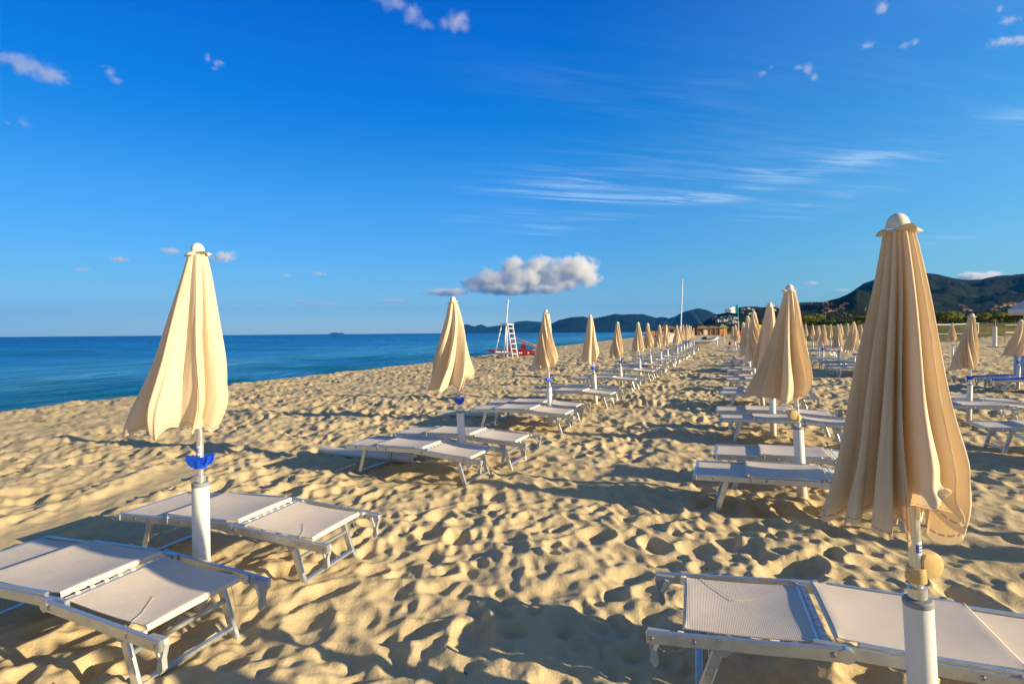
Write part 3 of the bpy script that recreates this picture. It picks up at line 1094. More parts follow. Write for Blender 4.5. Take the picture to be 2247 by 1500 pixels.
def parasol(label, canopy, x, y, ztop, lean=(0, 0), spin=0.0, clip='clip', clip_spin=0.0, group=UMB_GROUP, z0=None, bend=1.0, sticker=False):
    z0 = base_z(x, y) if z0 is None else z0
    root = empty('beach_parasol', (x, y, z0))
    tag(root, label, 'parasol', group)
    s = (ztop - z0) / 2.088
    root.scale = (s, s, s)
    root.rotation_euler = (lean[1], lean[0], 0)
    parts = [('canopy', CANOPIES[canopy]), ('collar', COLLARS[canopy % 3]), ('finial', FIN), ('pole', POLE), ('sleeve', SLEEVE), ('sleeve_ring', RING)]
    for nm, me in parts:
        o = link(nm, me, root)
        if nm == 'canopy':
            o.rotation_euler.z = spin * .13 - .35
        elif nm == 'collar':
            o.rotation_euler.z = spin
    if clip == 'clip':
        o = link('cup_tray', CLIP, root)
        o.rotation_euler.z = clip_spin
    elif clip == 'clamp':
        o = link('tilt_clamp', CLAMP, root)
        o.rotation_euler.z = clip_spin
    if sticker:
        link('sticker', STICK, root)
    return root


# ------------------------------------------------------------------ sunbeds
BED_W = .62


def sling(u0, u1, z0, z1, sag, roll=None, nu=14, nv=12, mat='sling', w=BED_W - .075):
    """stretched cloth panel with a slight sag, 4 mm thick"""
    mb = MB()
    P = []
    us = list(np.linspace(u0, u1, nu))
    for i, u in enumerate(us):
        t = i / (nu - 1)
        row = []
        for j in range(nv):
            v = (j / (nv - 1) - .5)
            z = z0 + (z1 - z0) * t - sag * (1 - (2 * t - 1) ** 2) * (1 - (2 * v) ** 2 * .6) - .004 * abs(2 * v) ** 6
            row.append((u, v * w, z))
        P.append(row)
    if roll:
        for e, sg in (((u1, z1), 1), ((u0, z0), -1)):
            ext = []
            for a in np.linspace(.35, math.pi * .95, 7):
                ext.append([(e[0] + sg * .016 * math.sin(a), (j / (nv - 1) - .5) * w, e[1] - .016 + .016 * math.cos(a)) for j in range(nv)])
            if sg > 0 and 'end' in roll:
                P = P + ext
            if sg < 0 and 'start' in roll:
                P = ext[::-1] + P
    mb.grid(P)
    Q = [[(x, y, z - .005) for x, y, z in row] for row in P]
    mb.grid([r[::-1] for r in Q])
    ni = len(P)
    nj = len(P[0])
    o = ni * nj
    f = [(j + 1, j, o + nj - 1 - j, o + nj - 2 - j) for j in range(nj - 1)]
    e = (ni - 1) * nj
    f += [(e + j, e + j + 1, o + e + nj - 2 - j, o + e + nj - 1 - j) for j in range(nj - 1)]
    f += [(i * nj, (i + 1) * nj, o + (i + 1) * nj + nj - 1, o + i * nj + nj - 1) for i in range(ni - 1)]
    f += [((i + 1) * nj + nj - 1, i * nj + nj - 1, o + i * nj, o + (i + 1) * nj) for i in range(ni - 1)]
    mb.f += f
    mb.m += [0] * len(f)
    return mb.mesh('sling', M[mat], 50)


# heights of the side rails along a bed: foot end, hinge, head end
ZF, ZHG, ZHD = .318, .352, .292
U_F, U_HG, U_HD = -.95, .16, .95


def zr(u):
    return ZF + (ZHG - ZF) * (u - U_F) / (U_HG - U_F) if u < U_HG else ZHG + (ZHD - ZHG) * (u - U_HG) / (U_HD - U_HG)


def bolt(mb, p, sgn, r=.011, mat=1):
    mb.lathe([(r, 0), (r, .004), (r * .55, .008), (.0005, .008)], 12, mat, Matrix.Translation(p) @ Matrix.Rotation(R(-90 * sgn), 4, 'X'))


def bed_parts():
    out = []
    hw = BED_W / 2
    for sg in (-1, 1):
        mb = MB()                                     # long rail from the foot to past the hinge
        mb.bar((U_F, sg * (hw - .015), zr(U_F)), (U_HG + .10, sg * (hw - .015), zr(U_HG) + .003), .026, .056, 0, bev=.005)
        mb.bar((-.47, sg * (hw - .020), zr(-.47) + .034), (U_HG - .07, sg * (hw - .020), zr(U_HG) + .032), .022, .018, 0, bev=.004)   # raised rail under the seat panel
        for u in (-.33, -.78):
            bolt(mb, (u, sg * (hw - .003), zr(u)), sg)
        mb.box((-.46, sg * (hw - .004), zr(-.46) + .012), (.018, .012, .050), 2, None, .003)
        out.append(('side_rail', mb.mesh('side_rail', [M['alu'], M['bolt'], M['hinge']], 30)))
        mb = MB()                                     # head rail, hinged outside the long one
        a, b = (U_HG - .02, sg * (hw + .012), zr(U_HG) - .002), (U_HD, sg * (hw + .012), zr(U_HD))
        mb.bar(a, b, .026, .058, 0, bev=.005)
        mb.lathe([(.031, -.0145), (.031, .0145)], 18, 0, Matrix.Translation((a[0], a[1], a[2])) @ Matrix.Rotation(R(90), 4, 'X'))
        for u in (U_HG + .03, .74, .925):
            bolt(mb, (u, sg * (hw + .024), zr(u)), sg, .013 if u < .5 else .010)
        out.append(('head_rail', mb.mesh('head_rail', [M['alu'], M['bolt']], 30)))
        mb = MB()                                     # hook that carries the sunshade, hanging at the head end
        y = sg * (hw - .012)
        zb = zr(.90)
        prof = [(-.055, .022), (.045, .022), (.052, -.006), (.030, -.075), (.034, -.125), (.012, -.150), (-.006, -.128), (.004, -.085), (-.004, -.040), (-.055, -.004)]
        mb.prism([(u, z) for u, z in prof], -.013, .013, 0, Matrix.Translation((.90, y, zb)) @ Matrix.Rotation(R(90), 4, 'X'))
        mb.prism([(-.02, .0), (.0, .004), (.026, -.06), (.012, -.07)], -.019, .019, 1, Matrix.Translation((.895, y, zb)) @ Matrix.Rotation(R(90), 4, 'X'))
        mb.box((.80, y, zr(.80)), (.028, .020, .048), 1, None, .004)
        out.append(('shade_hook', mb.mesh('shade_hook', [M['hinge'], M['cap_white']], 30)))
        for nm, u0, du in (('leg', -.66, -.10), ('leg', .62, .12)):
            mb = MB()
            y0 = sg * (hw - .035)
            mb.bar((u0, y0, zr(u0) - .012), (u0 + du, y0, -.045), .026, .048, 0, up=(1, 0, 0), bev=.004)
            bolt(mb, (u0, y0 + sg * .013, zr(u0) - .02), sg)
            out.append((nm, mb.mesh('leg', [M['alu'], M['bolt']], 30)))
        mb = MB()                                     # leg bracket plate under the rail
        mb.prism([(.050, .012), (-.055, .012), (-.055, -.02), (-.012, -.062), (.018, -.062), (.050, -.03)], -.004, .004, 0,
                 Matrix.Translation((.62, sg * (hw - .019), zr(.62) - .016)) @ Matrix.Rotation(R(90), 4, 'X'))
        out.append(('leg_bracket', mb.mesh('leg_bracket', M['hinge'], 30)))
    hw2 = hw - .03
    for u0, z in ((-.66 - .10 * .80, .03), (.62 + .12 * .80, .03)):
        mb = MB()
        mb.bar((u0, -hw2 + .012, z), (u0, hw2 - .012, z), .036, .020, 0, bev=.004)
        out.append(('leg_bar', mb.mesh('leg_bar', M['alu'], 30)))
    mb = MB()
    mb.bar((.62 + .045, -hw2 + .012, .175), (.62 + .045, hw2 - .012, .175), .022, .022, 0, bev=.003)
    out.append(('leg_stay', mb.mesh('leg_stay', M['alu'], 30)))
    mb = MB()                                         # foot end bar
    mb.bar((U_F + .002, -hw + .004, zr(U_F) + .002), (U_F + .002, hw - .004, zr(U_F) + .002), .034, .040, 0, bev=.006)
    for sg in (-1, 1):
        mb.box((U_F + .002, sg * (hw - .002), zr(U_F)), (.040, .012, .046), 1, None, .004)
    out.append(('end_bar', mb.mesh('end_bar', [M['alu'], M['hinge']], 30)))
    mb = MB()                                         # white toothed bar and round tube at the hinge
    uh, zh = U_HG + .045, zr(U_HG) + .012
    mb.bar((uh, -hw + .03, zh), (uh, hw - .03, zh), .034, .010, 0, bev=.003)
    mb.bar((uh + .026, -hw + .03, zh - .004), (uh + .026, hw - .03, zh - .004), .016, .026, 1, bev=.004)
    for k in range(7):
        y = (k - 3) * .072
        mb.lathe([(.012, 0), (.013, .006), (.008, .013), (.0005, .014)], 12, 0, Matrix.Translation((uh, y, zh + .004)))
    out.append(('hinge_bar', mb.mesh('hinge_bar', [M['cap_white'], M['alu']], 30)))
    return out


BED_PARTS = bed_parts()
PANELS = [('foot_panel', lambda m: sling(U_F + .02, -.50, ZF + .022, zr(-.5) + .020, .006, None, 10, 12, m)),
          ('seat_panel', lambda m: sling(-.485, U_HG - .008, zr(-.485) + .052, zr(U_HG) + .046, .020, ('start', 'end'), 20, 14, m)),
          ('head_panel', lambda m: sling(U_HG + .078, .775, zr(U_HG + .078) + .022, zr(.775) + .032, .018, ('end',), 20, 14, m))]
PANEL_MESH = {k: [(nm, f(k)) for nm, f in PANELS] for k in ('sling', 'sling_blue')}


def join_meshes(parts, name):
    """one light mesh of a whole bed for the far rows, where its parts are too small to see"""
    import bmesh
    bm = bmesh.new()
    mats = []
    for nm, me in parts:
        t = me.copy()
        idx = []
        for m in me.materials:
            if m not in mats:
                mats.append(m)
            idx.append(mats.index(m))
        a = np.empty(len(t.polygons), dtype=np.int32)
        t.polygons.foreach_get('material_index', a)
        t.polygons.foreach_set('material_index', np.array(idx, dtype=np.int32)[a])
        bm.from_mesh(t)
        bpy.data.meshes.remove(t)
    out = bpy.data.meshes.new(name)
    bm.to_mesh(out)
    bm.free()
    for m in mats:
        out.materials.append(m)
    return out


FAR_BED = {k: join_meshes([p for p in BED_PARTS if p[0] not in ('leg_bracket',)] + PANEL_MESH[k], 'sunbed') for k in PANEL_MESH}
BED_GROUP = 'aluminium sunbeds set out beside the parasols'


def sunbed(label, x, y, yaw, mat='sling', far=False, group=BED_GROUP, dz=0.0, pitch=0.0, roll=0.0, cord=False):
    z0 = base_z(x, y) + dz
    if far:
        root = link('sunbed', FAR_BED[mat])
        root.location = (x, y, z0)
    else:
        root = empty('sunbed', (x, y, z0))
        for nm, me in BED_PARTS + PANEL_MESH[mat]:
            link(nm, me, root)
        if cord:
            mb = MB()
            zt = zr(.6) + .034
            pts = [(.34, -.20, zr(.34) + .010), (.45, -.10, zr(.45) + .010), (.55, -.06, zr(.55) + .016), (.66, -.20, zr(.66) + .026), (.70, -.282, zr(.70) + .030), (.705, -.320, zr(.7) - .01), (.70, -.325, zr(.7) - .06)]
            fine = []
            for i in range(len(pts) - 1):
                for t in np.linspace(0, 1, 5)[:-1]:
                    fine.append(Vector(pts[i]).lerp(Vector(pts[i + 1]), t))
            mb.tube(fine, .0012, 6)
            mb.build('cord', M['cord'], root)
            mb = MB()
            mb.tube([(.93, .29, zr(.93) - .03), (.88, .25, zr(.9) - .10), (.80, .22, zr(.8) - .11), (.74, .25, zr(.74) - .02)], .0015, 6)
            mb.build('cord', M['cord'], root)
    root.rotation_euler = (roll, pitch, yaw)
    tag(root, label, 'sunbed', group)
    return root


# ------------------------------------------------------------------ the rows of parasols and beds
ORD = ['first', 'second', 'third', 'fourth', 'fifth', 'sixth', 'seventh', 'eighth', 'ninth', 'tenth', 'eleventh', 'twelfth', 'thirteenth', 'fourteenth', 'fifteenth', 'sixteenth']
rng = np.random.default_rng(77)


def place(bpx, d, tpx, tpy, label, canopy, **kw):
    """a parasol standing at depth d whose foot is seen at column bpx and whose top shows at (tpx, tpy)"""
    x = (bpx - 1123.5) / FPX * d
    top = at(tpx, tpy, d)
    z0 = base_z(x, d)
    lean_x = math.atan2(top.x - x, top.z - z0)
    kw.setdefault('lean', (lean_x, 0))
    return parasol(label, canopy, x, d, top.z, **kw), x, d


def bed_at(p, a, label, flip=False, yaw=0.0, **kw):
    x, y = W(p, a)
    return sunbed(label, x, y, -TH + yaw + (math.pi if flip else 0), **kw)


SEA_ROW = [(433, 3.42, 433, 533), (1015, 6.75, 993, 650), (1207, 9.9, 1198, 679), (1307, 12.95, 1295, 690), (1364, 16.3, 1354.7, 705), (1405, 19.6, 1400, 706), (1430, 22.9, 1421, 708),
           (1451.5, 26.2, 1447, 712), (1466, 29.5, 1462, 712), (1487, 32.8, 1485, 713), (1495.6, 36.1, 1492, 715), (1502, 39.4, 1499, 712.5), (1509, 42.7, 1506, 712), (1514, 46, 1512, 713),
           (1518, 49.3, 1516, 715), (1523, 53.5, 1522, 719)]
SPIN = [0.0, .4, 2.2, 4.0, 5.2, 1.0, 3.1, 0.2, 2.0, 4.4, 1.3, 5.0, 2.7, .8, 3.6, 1.9]
CAN = [0, 3, 2, 7, 6, 5, 2, 6, 7, 5, 2, 6, 5, 7, 2, 6]
UNIQ = {0: 'broad closed cream parasol with blue tray, largest of the seaside row',
        1: 'closed cream parasol with blue tray over two sunbeds, second in the seaside row',
        2: 'twisted closed cream parasol whose cloth hides the stern of the red rescue boat'}
for k, (b, d, tx, ty) in enumerate(SEA_ROW):
    lab = UNIQ.get(k, f'closed cream parasol with blue pole tray, {ORD[k]} from the camera in the seaside row')
    _, x, y = place(b, d, tx, ty, lab, CAN[k], spin=SPIN[k], clip_spin=(0.0 if k == 0 else float(rng.uniform(-1, 1))), z0=None, sticker=k < 2)
    p, a = PA(x, y)
    far = d > 24
    j = lambda s: float(rng.normal(0, s))
    if k == 0:
        bed_at(-3.36, 1.98, 'cream sunbed half in shade, on the near side of the largest seaside parasol', yaw=.03, roll=.01, cord=True)
        bed_at(-3.42, 3.10, 'cream sunbed in sun behind the white tube of the largest seaside parasol', yaw=.07, cord=True)
        continue
    n = ORD[k]
    bed_at(p - .32 + j(.08), a - .46 + j(.05), f'cream sunbed on the near side of the {n} parasol in the seaside row', yaw=j(.03), far=far, roll=j(.01))
    bed_at(p - .22 + j(.10), a + .58 + j(.05), f'cream sunbed on the far side of the {n} parasol in the seaside row', yaw=j(.03), far=far, roll=j(.01))

WALK_ROW = [(2042, 1.97, 1968, 466), (1761, 5.44, 1732, 623), (1697, 8.75, 1689, 663), (1674, 12.2, 1653, 681), (1660, 15.6, 1640, 691), (1650, 19.0, 1630, 705), (1643, 22.4, 1636, 708),
            (1638, 26.0, 1633, 709), (1624, 36.0, 1613, 711), (1616, 46.0, 1607, 714.5)]
SPINW = [2.69, 1.4, 4.9, 2.2, 3.4, .3, 5.0, 1.0, 2.5, 4.2]
CANW = [1, 4, 7, 2, 6, 5, 2, 7, 2, 6]
UNIQW = {0: 'tall closed cream parasol with beige clamp and ragged hem, biggest of all',
         1: 'closed cream parasol with beige clamp, second in the walkway row, its tube between two sunbeds'}
for k, (b, d, tx, ty) in enumerate(WALK_ROW):
    lab = UNIQW.get(k, f'closed cream parasol, {ORD[k]} from the camera in the row inland of the walkway')
    _, x, y = place(b, d, tx, ty, lab, CANW[k], spin=SPINW[k], clip='clamp' if k < 2 else 'clip', clip_spin=(.1 if k == 0 else math.pi if k == 1 else float(rng.uniform(-1, 1))), sticker=k < 2)
    p, a = PA(x, y)
    far = d > 24
    n = ORD[k]
    j = lambda s: float(rng.normal(0, s))
    if k == 0:
        bed_at(.56, 2.93, 'cream ribbed sunbed with loose cord, under the biggest parasol with the beige clamp', flip=True, yaw=.06, cord=True)
        continue
    bed_at(p + .08 + j(.07), a - .40, f'cream sunbed on the near side of the {n} parasol in the walkway row', yaw=j(.025), far=far, roll=j(.01))
    bed_at(p + .05 + j(.08), a + .55, f'cream sunbed on the far side of the {n} parasol in the walkway row', yaw=j(.025), far=far, roll=j(.01))

# third row and those behind it, on the inland side
INLAND = [(2127, 10.1, 2133, 687, 'closed cream parasol with blue tray beside the hem of the biggest parasol, over pale sunbeds', 6, 'cream'),
          (1876, 19.9, 1873, 705, 'closed cream parasol half hidden by the biggest parasol, in the third row', 3, 'cream'),
          (1842, 23.2, 1838, 711, 'wide closed cream parasol over a blue tray, in the third row before the mountain foot', 5, 'cream'),
          (1806, 26.5, 1808, 712, 'slim closed cream parasol with lit orange flank and blue tray, third row', 2, 'cream'),
          (1797, 36, 1796, 714, 'small closed cream parasol just behind the slim one with the lit orange flank', 3, 'blue'),
          (1784, 45, 1783, 712, 'small closed cream parasol above blue sunbeds, near the slope of the headland', 5, 'blue'),
          (1769, 50, 1768, 711, 'small closed cream parasol showing only its edge beside the second walkway one', 2, None),
          (1824, 45, 1823, 711, 'small closed cream parasol above a blue sunbed, between two larger third row parasols', 4, 'blue'),
          (1845, 41, 1845, 710, 'small closed cream parasol above the shoulder of the wide third row one', 3, None),
          (1860, 38, 1860, 709, 'small closed cream parasol close to the one half hidden by the biggest parasol', 5, None),
          (1889, 35, 1889, 712, 'small closed cream parasol peeping out at the edge of the biggest parasol', 2, None),
          (2234, 14.9, 2241, 700, 'closed cream parasol under the corner of the white canopy, over dark blue sunbeds', 3, 'blue'),
          (2091, 30, 2090, 708, 'small slim closed cream parasol in front of the volleyball net', 2, None),
          (1590.5, 68, 1589, 720, 'grey shaded closed parasol standing by the orange kiosk', 4, None)]
for i, (b, d, tx, ty, lab, c, beds) in enumerate(INLAND):
    _, x, y = place(b, d, tx, ty, lab, c, spin=float(rng.uniform(0, 6)), clip='clip' if d < 40 else None, clip_spin=float(rng.uniform(-1, 1)))
    p, a = PA(x, y)
    if beds:
        mat = 'sling_blue' if beds == 'blue' else 'sling'
        word = 'dark blue' if beds == 'blue' else 'cream'
        short = {0: 'the third row parasol beside the biggest one', 1: 'the half hidden third row parasol', 2: 'the wide third row parasol', 3: 'the slim parasol with the lit flank',
                 4: 'the small parasol behind the slim one', 5: 'the small parasol by the headland', 7: 'the small parasol between two larger ones', 11: 'the parasol under the white canopy'}[i]
        bed_at(p + .15, a - .48, f'{word} sunbed on the near side of {short}', mat=mat, far=d > 16, yaw=float(rng.normal(0, .03)), flip=i == 11)
        bed_at(p + .10, a + .62, f'{word} sunbed on the far side of {short}', mat=mat, far=d > 16, yaw=float(rng.normal(0, .03)), flip=i == 11)
# the nearer parasols of the third row stand outside the picture; their long shadows and one pair of beds reach into it
for n, (p, a, lab, c) in enumerate(((4.25, 9.05, 'closed cream parasol of the third row just outside the view', 3), (4.15, 5.70, 'closed cream parasol of the third row well outside the view', 4),
                                    (4.2, 2.02, 'closed cream parasol of the third row level with the camera', 5), (7.7, 9.2, 'closed cream parasol of the fourth row outside the view', 2), (7.7, 5.3, 'closed cream parasol of the fourth row beside the camera', 3))):
    x, y = W(p, a)
    parasol(lab, c, x, y, 2.12, lean=(R(-2), 0), spin=n * 1.3, clip='clip')
bed_at(4.20, 9.72, 'cream sunbed cut by the picture edge, between the third row parasol and the footprints', yaw=.02)
bed_at(4.35, 8.62, 'nearest cream sunbed beyond the biggest parasol, cut off by the picture edge', yaw=-.02)


# ------------------------------------------------------------------ things on the beach
def px_x(px, d):
    return (px - 1123.5) / FPX * d


def lying_pipe(label, pA, pB, r, plug):
    """a spare white parasol tube lying in the sand; pA, pB are (pixel x, depth)"""
    (xa, ya), (xb, yb) = [(px_x(p, d), d) for p, d in (pA, pB)]
    a, b = Vector((xa, ya, base_z(xa, ya) + r * .75)), Vector((xb, yb, base_z(xb, yb) + r * .85))
    L = (b - a).length
    mb = MB()
    mb.lathe([(r - .006, L), (r, L), (r, 0), (r - .006, 0), (r - .006, L * .3)], 28, 0, cap=False)
    o = mb.build('tube', M['pipe'])
    root = empty('spare_pipe', a)
    root.rotation_mode = 'QUATERNION'
    root.rotation_quaternion = (b - a).to_track_quat('Z', 'Y')
    o.parent = root
    mb = MB()
    mb.lathe([(.0005, .02), (r - .008, .02), (r + .003, .0), (r + .003, -.012), (.0005, -.012)], 24, 0, cap=False)
    q = mb.build('end_ring', M['gasket'], root)
    if plug:
        mb = MB()
        mb.tube([(.01, 0, L - .03), (.012, 0, L + .13)], .020, 16)
        mb.lathe([(.0005, L + .155), (.026, L + .155), (.026, L + .125), (.0205, L + .125)], 16, 0, Matrix.Translation((.012, 0, 0)), cap=False)
        mb.build('joint_stub', M['gasket'], root)
        mb = MB()
        mb.lathe([(r + .004, L - .01), (r + .004, L + .006), (.02, L + .008)], 24, 0, cap=False)
        mb.build('end_cap', M['cap_white'], root)
    tag(root, label, 'pipe', 'spare white parasol tubes lying on the sand')


lying_pipe('white plastic tube with grey joint lying under the feet of the second parasol sunbeds', (703, 7.75), (905, 7.15), .062, True)
lying_pipe('white plastic tube without a joint lying behind the second seaside parasol', (958, 11.35), (1094, 10.95), .062, False)


def lifeguard_chair():
    d = 41.0
    x0 = px_x(1114, d)
    z0 = base_z(x0, d)
    root = empty('lifeguard_chair', (x0, d, z0))
    root.rotation_euler.z = R(-46)
    tag(root, 'tall white wooden lifeguard lookout with ladder and mast at the water edge', 'lookout')
    Ht = 2.50
    W_ = M['white_wood']
    mb = MB()
    mb.box((.05, -.08, Ht), (.70, .60, .09), 0, None, .01)
    mb.box((.05, -.40, Ht + .02), (.74, .035, .13), 0, None, .006)
    mb.box((.05, .24, Ht + .02), (.74, .035, .13), 0, None, .006)
    mb.build('platform', W_, root)
    for (tx, ty), (bx, by) in (((-.26, -.36), (-.86, -.66)), ((-.26, .20), (-.70, .62)), ((.30, .20), (.40, .66))):
        m = MB()
        m.bar((tx, ty, Ht - .03), (bx, by, -.2), .10, .06, 0, bev=.006)
        m.build('leg', W_, root)
    ladder = MB()
    for y in (-.42, .12):
        ladder.bar((.40, y, Ht + .02), (1.02, y - .05, -.15), .045, .12, 0, up=(1, 0, .3), bev=.006)
    lo = ladder.build('ladder', W_, root)
    for k in range(6):
        t = (k + .75) / 6.6
        st = MB()
        st.box((.40 + .62 * t, -.17 - .02 * t, Ht * (1 - t) - .02), (.16, .50, .05), 0, None, .006)
        st.build('step', W_, lo)
    for (a, b) in (((-.80, -.63, .34), (.93, -.44, .34)), ((-.66, .58, .34), (.40, .60, .34)), ((-.80, -.63, .38), (-.66, .58, .38)), ((.40, .60, .38), (.93, .08, .38))):
        m = MB()
        m.bar(a, b, .05, .16, 0, bev=.006)
        m.build('brace', W_, root)
    m = MB()
    m.tube([(-.58, .12, -.2), (-.05, .12, Ht + 1.86)], .055, 14, r2=.042)
    mast = m.build('mast', W_, root)
    m = MB()
    m.bar((-.09, .12, Ht + 1.72), (-.24, .12, Ht + 1.66), .05, .06, 0)
    m.build('pulley', M['hinge'], mast)


lifeguard_chair()


def rescue_boat():
    d = 44.0
    x0 = px_x(1128, d)
    root = empty('rescue_catamaran', (x0, d, base_z(x0, d)))
    root.rotation_euler.z = R(7)
    tag(root, 'red twin hulled rescue rowing boat with wooden oars behind the lookout', 'boat')
    L = 4.5
    for y in (-.48, .48):
        mb = MB()
        n, m = 40, 14
        P = []
        for i in range(n):
            t = i / (n - 1)
            u = (t - .5) * L
            wid = .19 * max(.02, 1 - abs(2 * t - 1) ** 3.2)
            hgt = .42 * max(.03, 1 - abs(2 * t - 1) ** 5) * (1.0 if t > .25 else .55 + .45 * t / .25)
            lift = .06 + .46 * max(0, (.30 - t) / .30) ** 1.7 + .14 * max(0, (t - .78) / .22) ** 2
            row = []
            for k in range(m):
                a = 2 * math.pi * k / m
                row.append((u, y + wid * math.copysign(abs(math.cos(a)) ** .7, math.cos(a)), lift + hgt * .5 + hgt * .5 * math.copysign(abs(math.sin(a)) ** .75, math.sin(a))))
            row.append(row[0])
            P.append(row)
        mb.grid(P)
        h = mb.build('hull', M['red_hull'], root, True)
        if y < 0:          # white mark on the flank
            mk = MB()
            for sx in (.35, .50, 1.05):
                mk.box((sx, -.48 - .190, .27), (.09, .006, .13), 0)
            mk.build('white_marking', M['cap_white'], h)
    for u in (-.9, .0, .55, 1.35):
        m = MB()
        m.box((u, 0, .50), (.16, 1.15, .05), 0, None, .01)
        m.build('cross_bench', M['red_hull'], root)
    for u in (-.28, .72):
        m = MB()
        m.prism([(-.28, .50), (.24, .50), (.10, 1.08), (-.03, 1.12), (-.10, 1.02)], -.16, .16, 0, Matrix.Translation((u, -.20, 0)) @ Matrix.Rotation(R(90), 4, 'X'))
        m.build('seat_tower', M['red_hull'], root)
    m = MB()
    m.box((-.62, -.25, .74), (.16, .16, .42), 0, None, .05)
    m.build('fender', M['cap_white'], root)
    for y, z1, z2 in ((-.50, 1.38, .62), (.52, 1.50, .70)):
        m = MB()
        a, b = Vector((-.75 if y < 0 else .10, y, z1)), Vector((2.15, y * 1.3, z2))
        m.tube([a, a.lerp(b, .75), b], .026, 10)
        m.box(a.lerp(b, .9), (.62, .14, .02), 0, rot_to(b - a) @ Matrix.Rotation(R(90), 3, 'Y'), .006)
        m.build('oar', M['oar'], root)


rescue_boat()


def flag_mast():
    d = 75.0
    x0 = px_x(1493, d)
    z0 = base_z(x0, d)
    root = empty('mast', (x0, d, z0))
    tag(root, 'tall thin white mast held by guy wires among the seaside parasols', 'mast')
    top = at(1498, 613, d)
    m = MB()
    m.tube([(0, 0, -.3), (.5 * (top.x - x0), 0, (top.z - z0) * .55), (top.x - x0, 0, top.z - z0)], [.085, .075, .05], 14)
    m.build('pole', M['white_wood'], root)
    for dx, dy, t in ((-4.5, -1, .66), (-2.2, 2, .62), (4.6, -1.5, .64), (5.5, 2, .74)):
        m = MB()
        m.tube([((top.x - x0) * t, 0, (top.z - z0) * t), (dx, dy, .05)], .012, 5)
        m.build('guy_wire', M['gasket'], root)


flag_mast()


def beach_flag():
    d = 80.0
    x0 = px_x(1622, d)
    z0 = base_z(x0, d)
    root = empty('flagpole', (x0, d, z0))
    tag(root, 'flagpole flying a white and teal flag with blue lettering above the parasols', 'flag')
    top = at(1618.5, 666, d)
    hx, hz = top.x - x0, top.z - z0
    m = MB()
    m.tube([(0, 0, -.3), (hx * .55, 0, hz * .55)], .06, 12)
    m.tube([(hx * .55, 0, hz * .55), (hx, 0, hz)], .050, 12, 1)
    m.build('pole', [M['white_wood'], M['teal']], root)
    n, k = 30, 16
    def pt(u, v, off=0.0):
        x = hx - .04 - 1.75 * u
        z = hz - .14 - 1.25 * v - .75 * u * (1 - v) + .10 * u * v - .04 * math.sin(5 * u)
        y = .16 * math.sin(7.5 * u + 1.2 * v) * u ** .6 + off
        return (x, y, z)
    m = MB()
    P = [[pt(i / n, j / k) for j in range(k + 1)] for i in range(n + 1)]
    m.grid(P)
    m.m = [0 if (.18 < (i + .5) / n < .90 and (j + .5) / k < .92 and (j + .5) / k > .06) else 1 for i in range(n) for j in range(k)]
    fl = m.build('flag', [M['flag_white'], M['teal']], root, True)
    m = MB()
    for u0, u1, v0, v1 in ((.24, .30, .36, .50), (.33, .38, .40, .52), (.41, .47, .40, .54), (.50, .58, .42, .57), (.61, .70, .42, .58), (.36, .46, .24, .30)):
        for off in (-.012, .012):
            m.grid([[pt(u, v, off) for v in np.linspace(v0, v1, 3)] for u in np.linspace(u0, u1, 4)])
    m.build('flag_lettering', M['flag_blue'], fl, True)


beach_flag()
d_ = 80.0
m = MB()
m.box((0, 0, .55), (.95, .5, 1.05), 0, None, .06)
m.box((0, 0, 1.12), (1.02, .56, .10), 0, None, .03)
red = m.build('red_box', M['red_paint'])
red.location = (px_x(1619, 95), 95, base_z(px_x(1619, 95), 95) + .55)
tag(red, 'dark red box on legs at the foot of the flagpole', 'box')
m = MB()
for sx in (-.35, .35):
    m.box((sx, 0, -.3), (.08, .3, .75), 0)
m.build('support', M['hinge'], red)


def slide():
    """yellow roofed play frame glimpsed between two parasols"""
    d = 62.0
    x0 = px_x(1669, d)
    root = empty('play_frame', (x0, d, base_z(x0, d)))
    tag(root, 'yellow topped play frame glimpsed between two walkway parasols', 'play frame')
    m = MB()
    m.prism([(-.55, 1.95), (.42, 1.95), (.42, 2.2), (.30, 2.34), (-.42, 2.34), (-.55, 2.2)], -.3, .3, 0, Matrix.Rotation(R(90), 4, 'X'))
    m.build('roof', M['yellow'], root)
    for sx in (-.48, .36):
        m = MB()
        m.tube([(sx, 0, -.2), (sx, 0, 1.95)], .05, 10)
        m.build('post', M['tan_wood'], root)
    m = MB()
    m.lathe([(.0005, -.24), (.15, -.18), (.19, 0), (.15, .18), (.0005, .24)], 16, 0, Matrix.Translation((.05, -.1, 1.60)), cap=False)
    m.build('float', M['blue'], root)
    m = MB()
    m.box((.05, 0, .9), (.7, .06, .5), 0, None, .02)
    m.build('panel', M['terracotta'], root)
    m = MB()
    m.tube([(.32, .1, 2.3), (.30, .1, 3.0)], .09, 10)
    m.build('flue', M['house_ochre'], root)


slide()


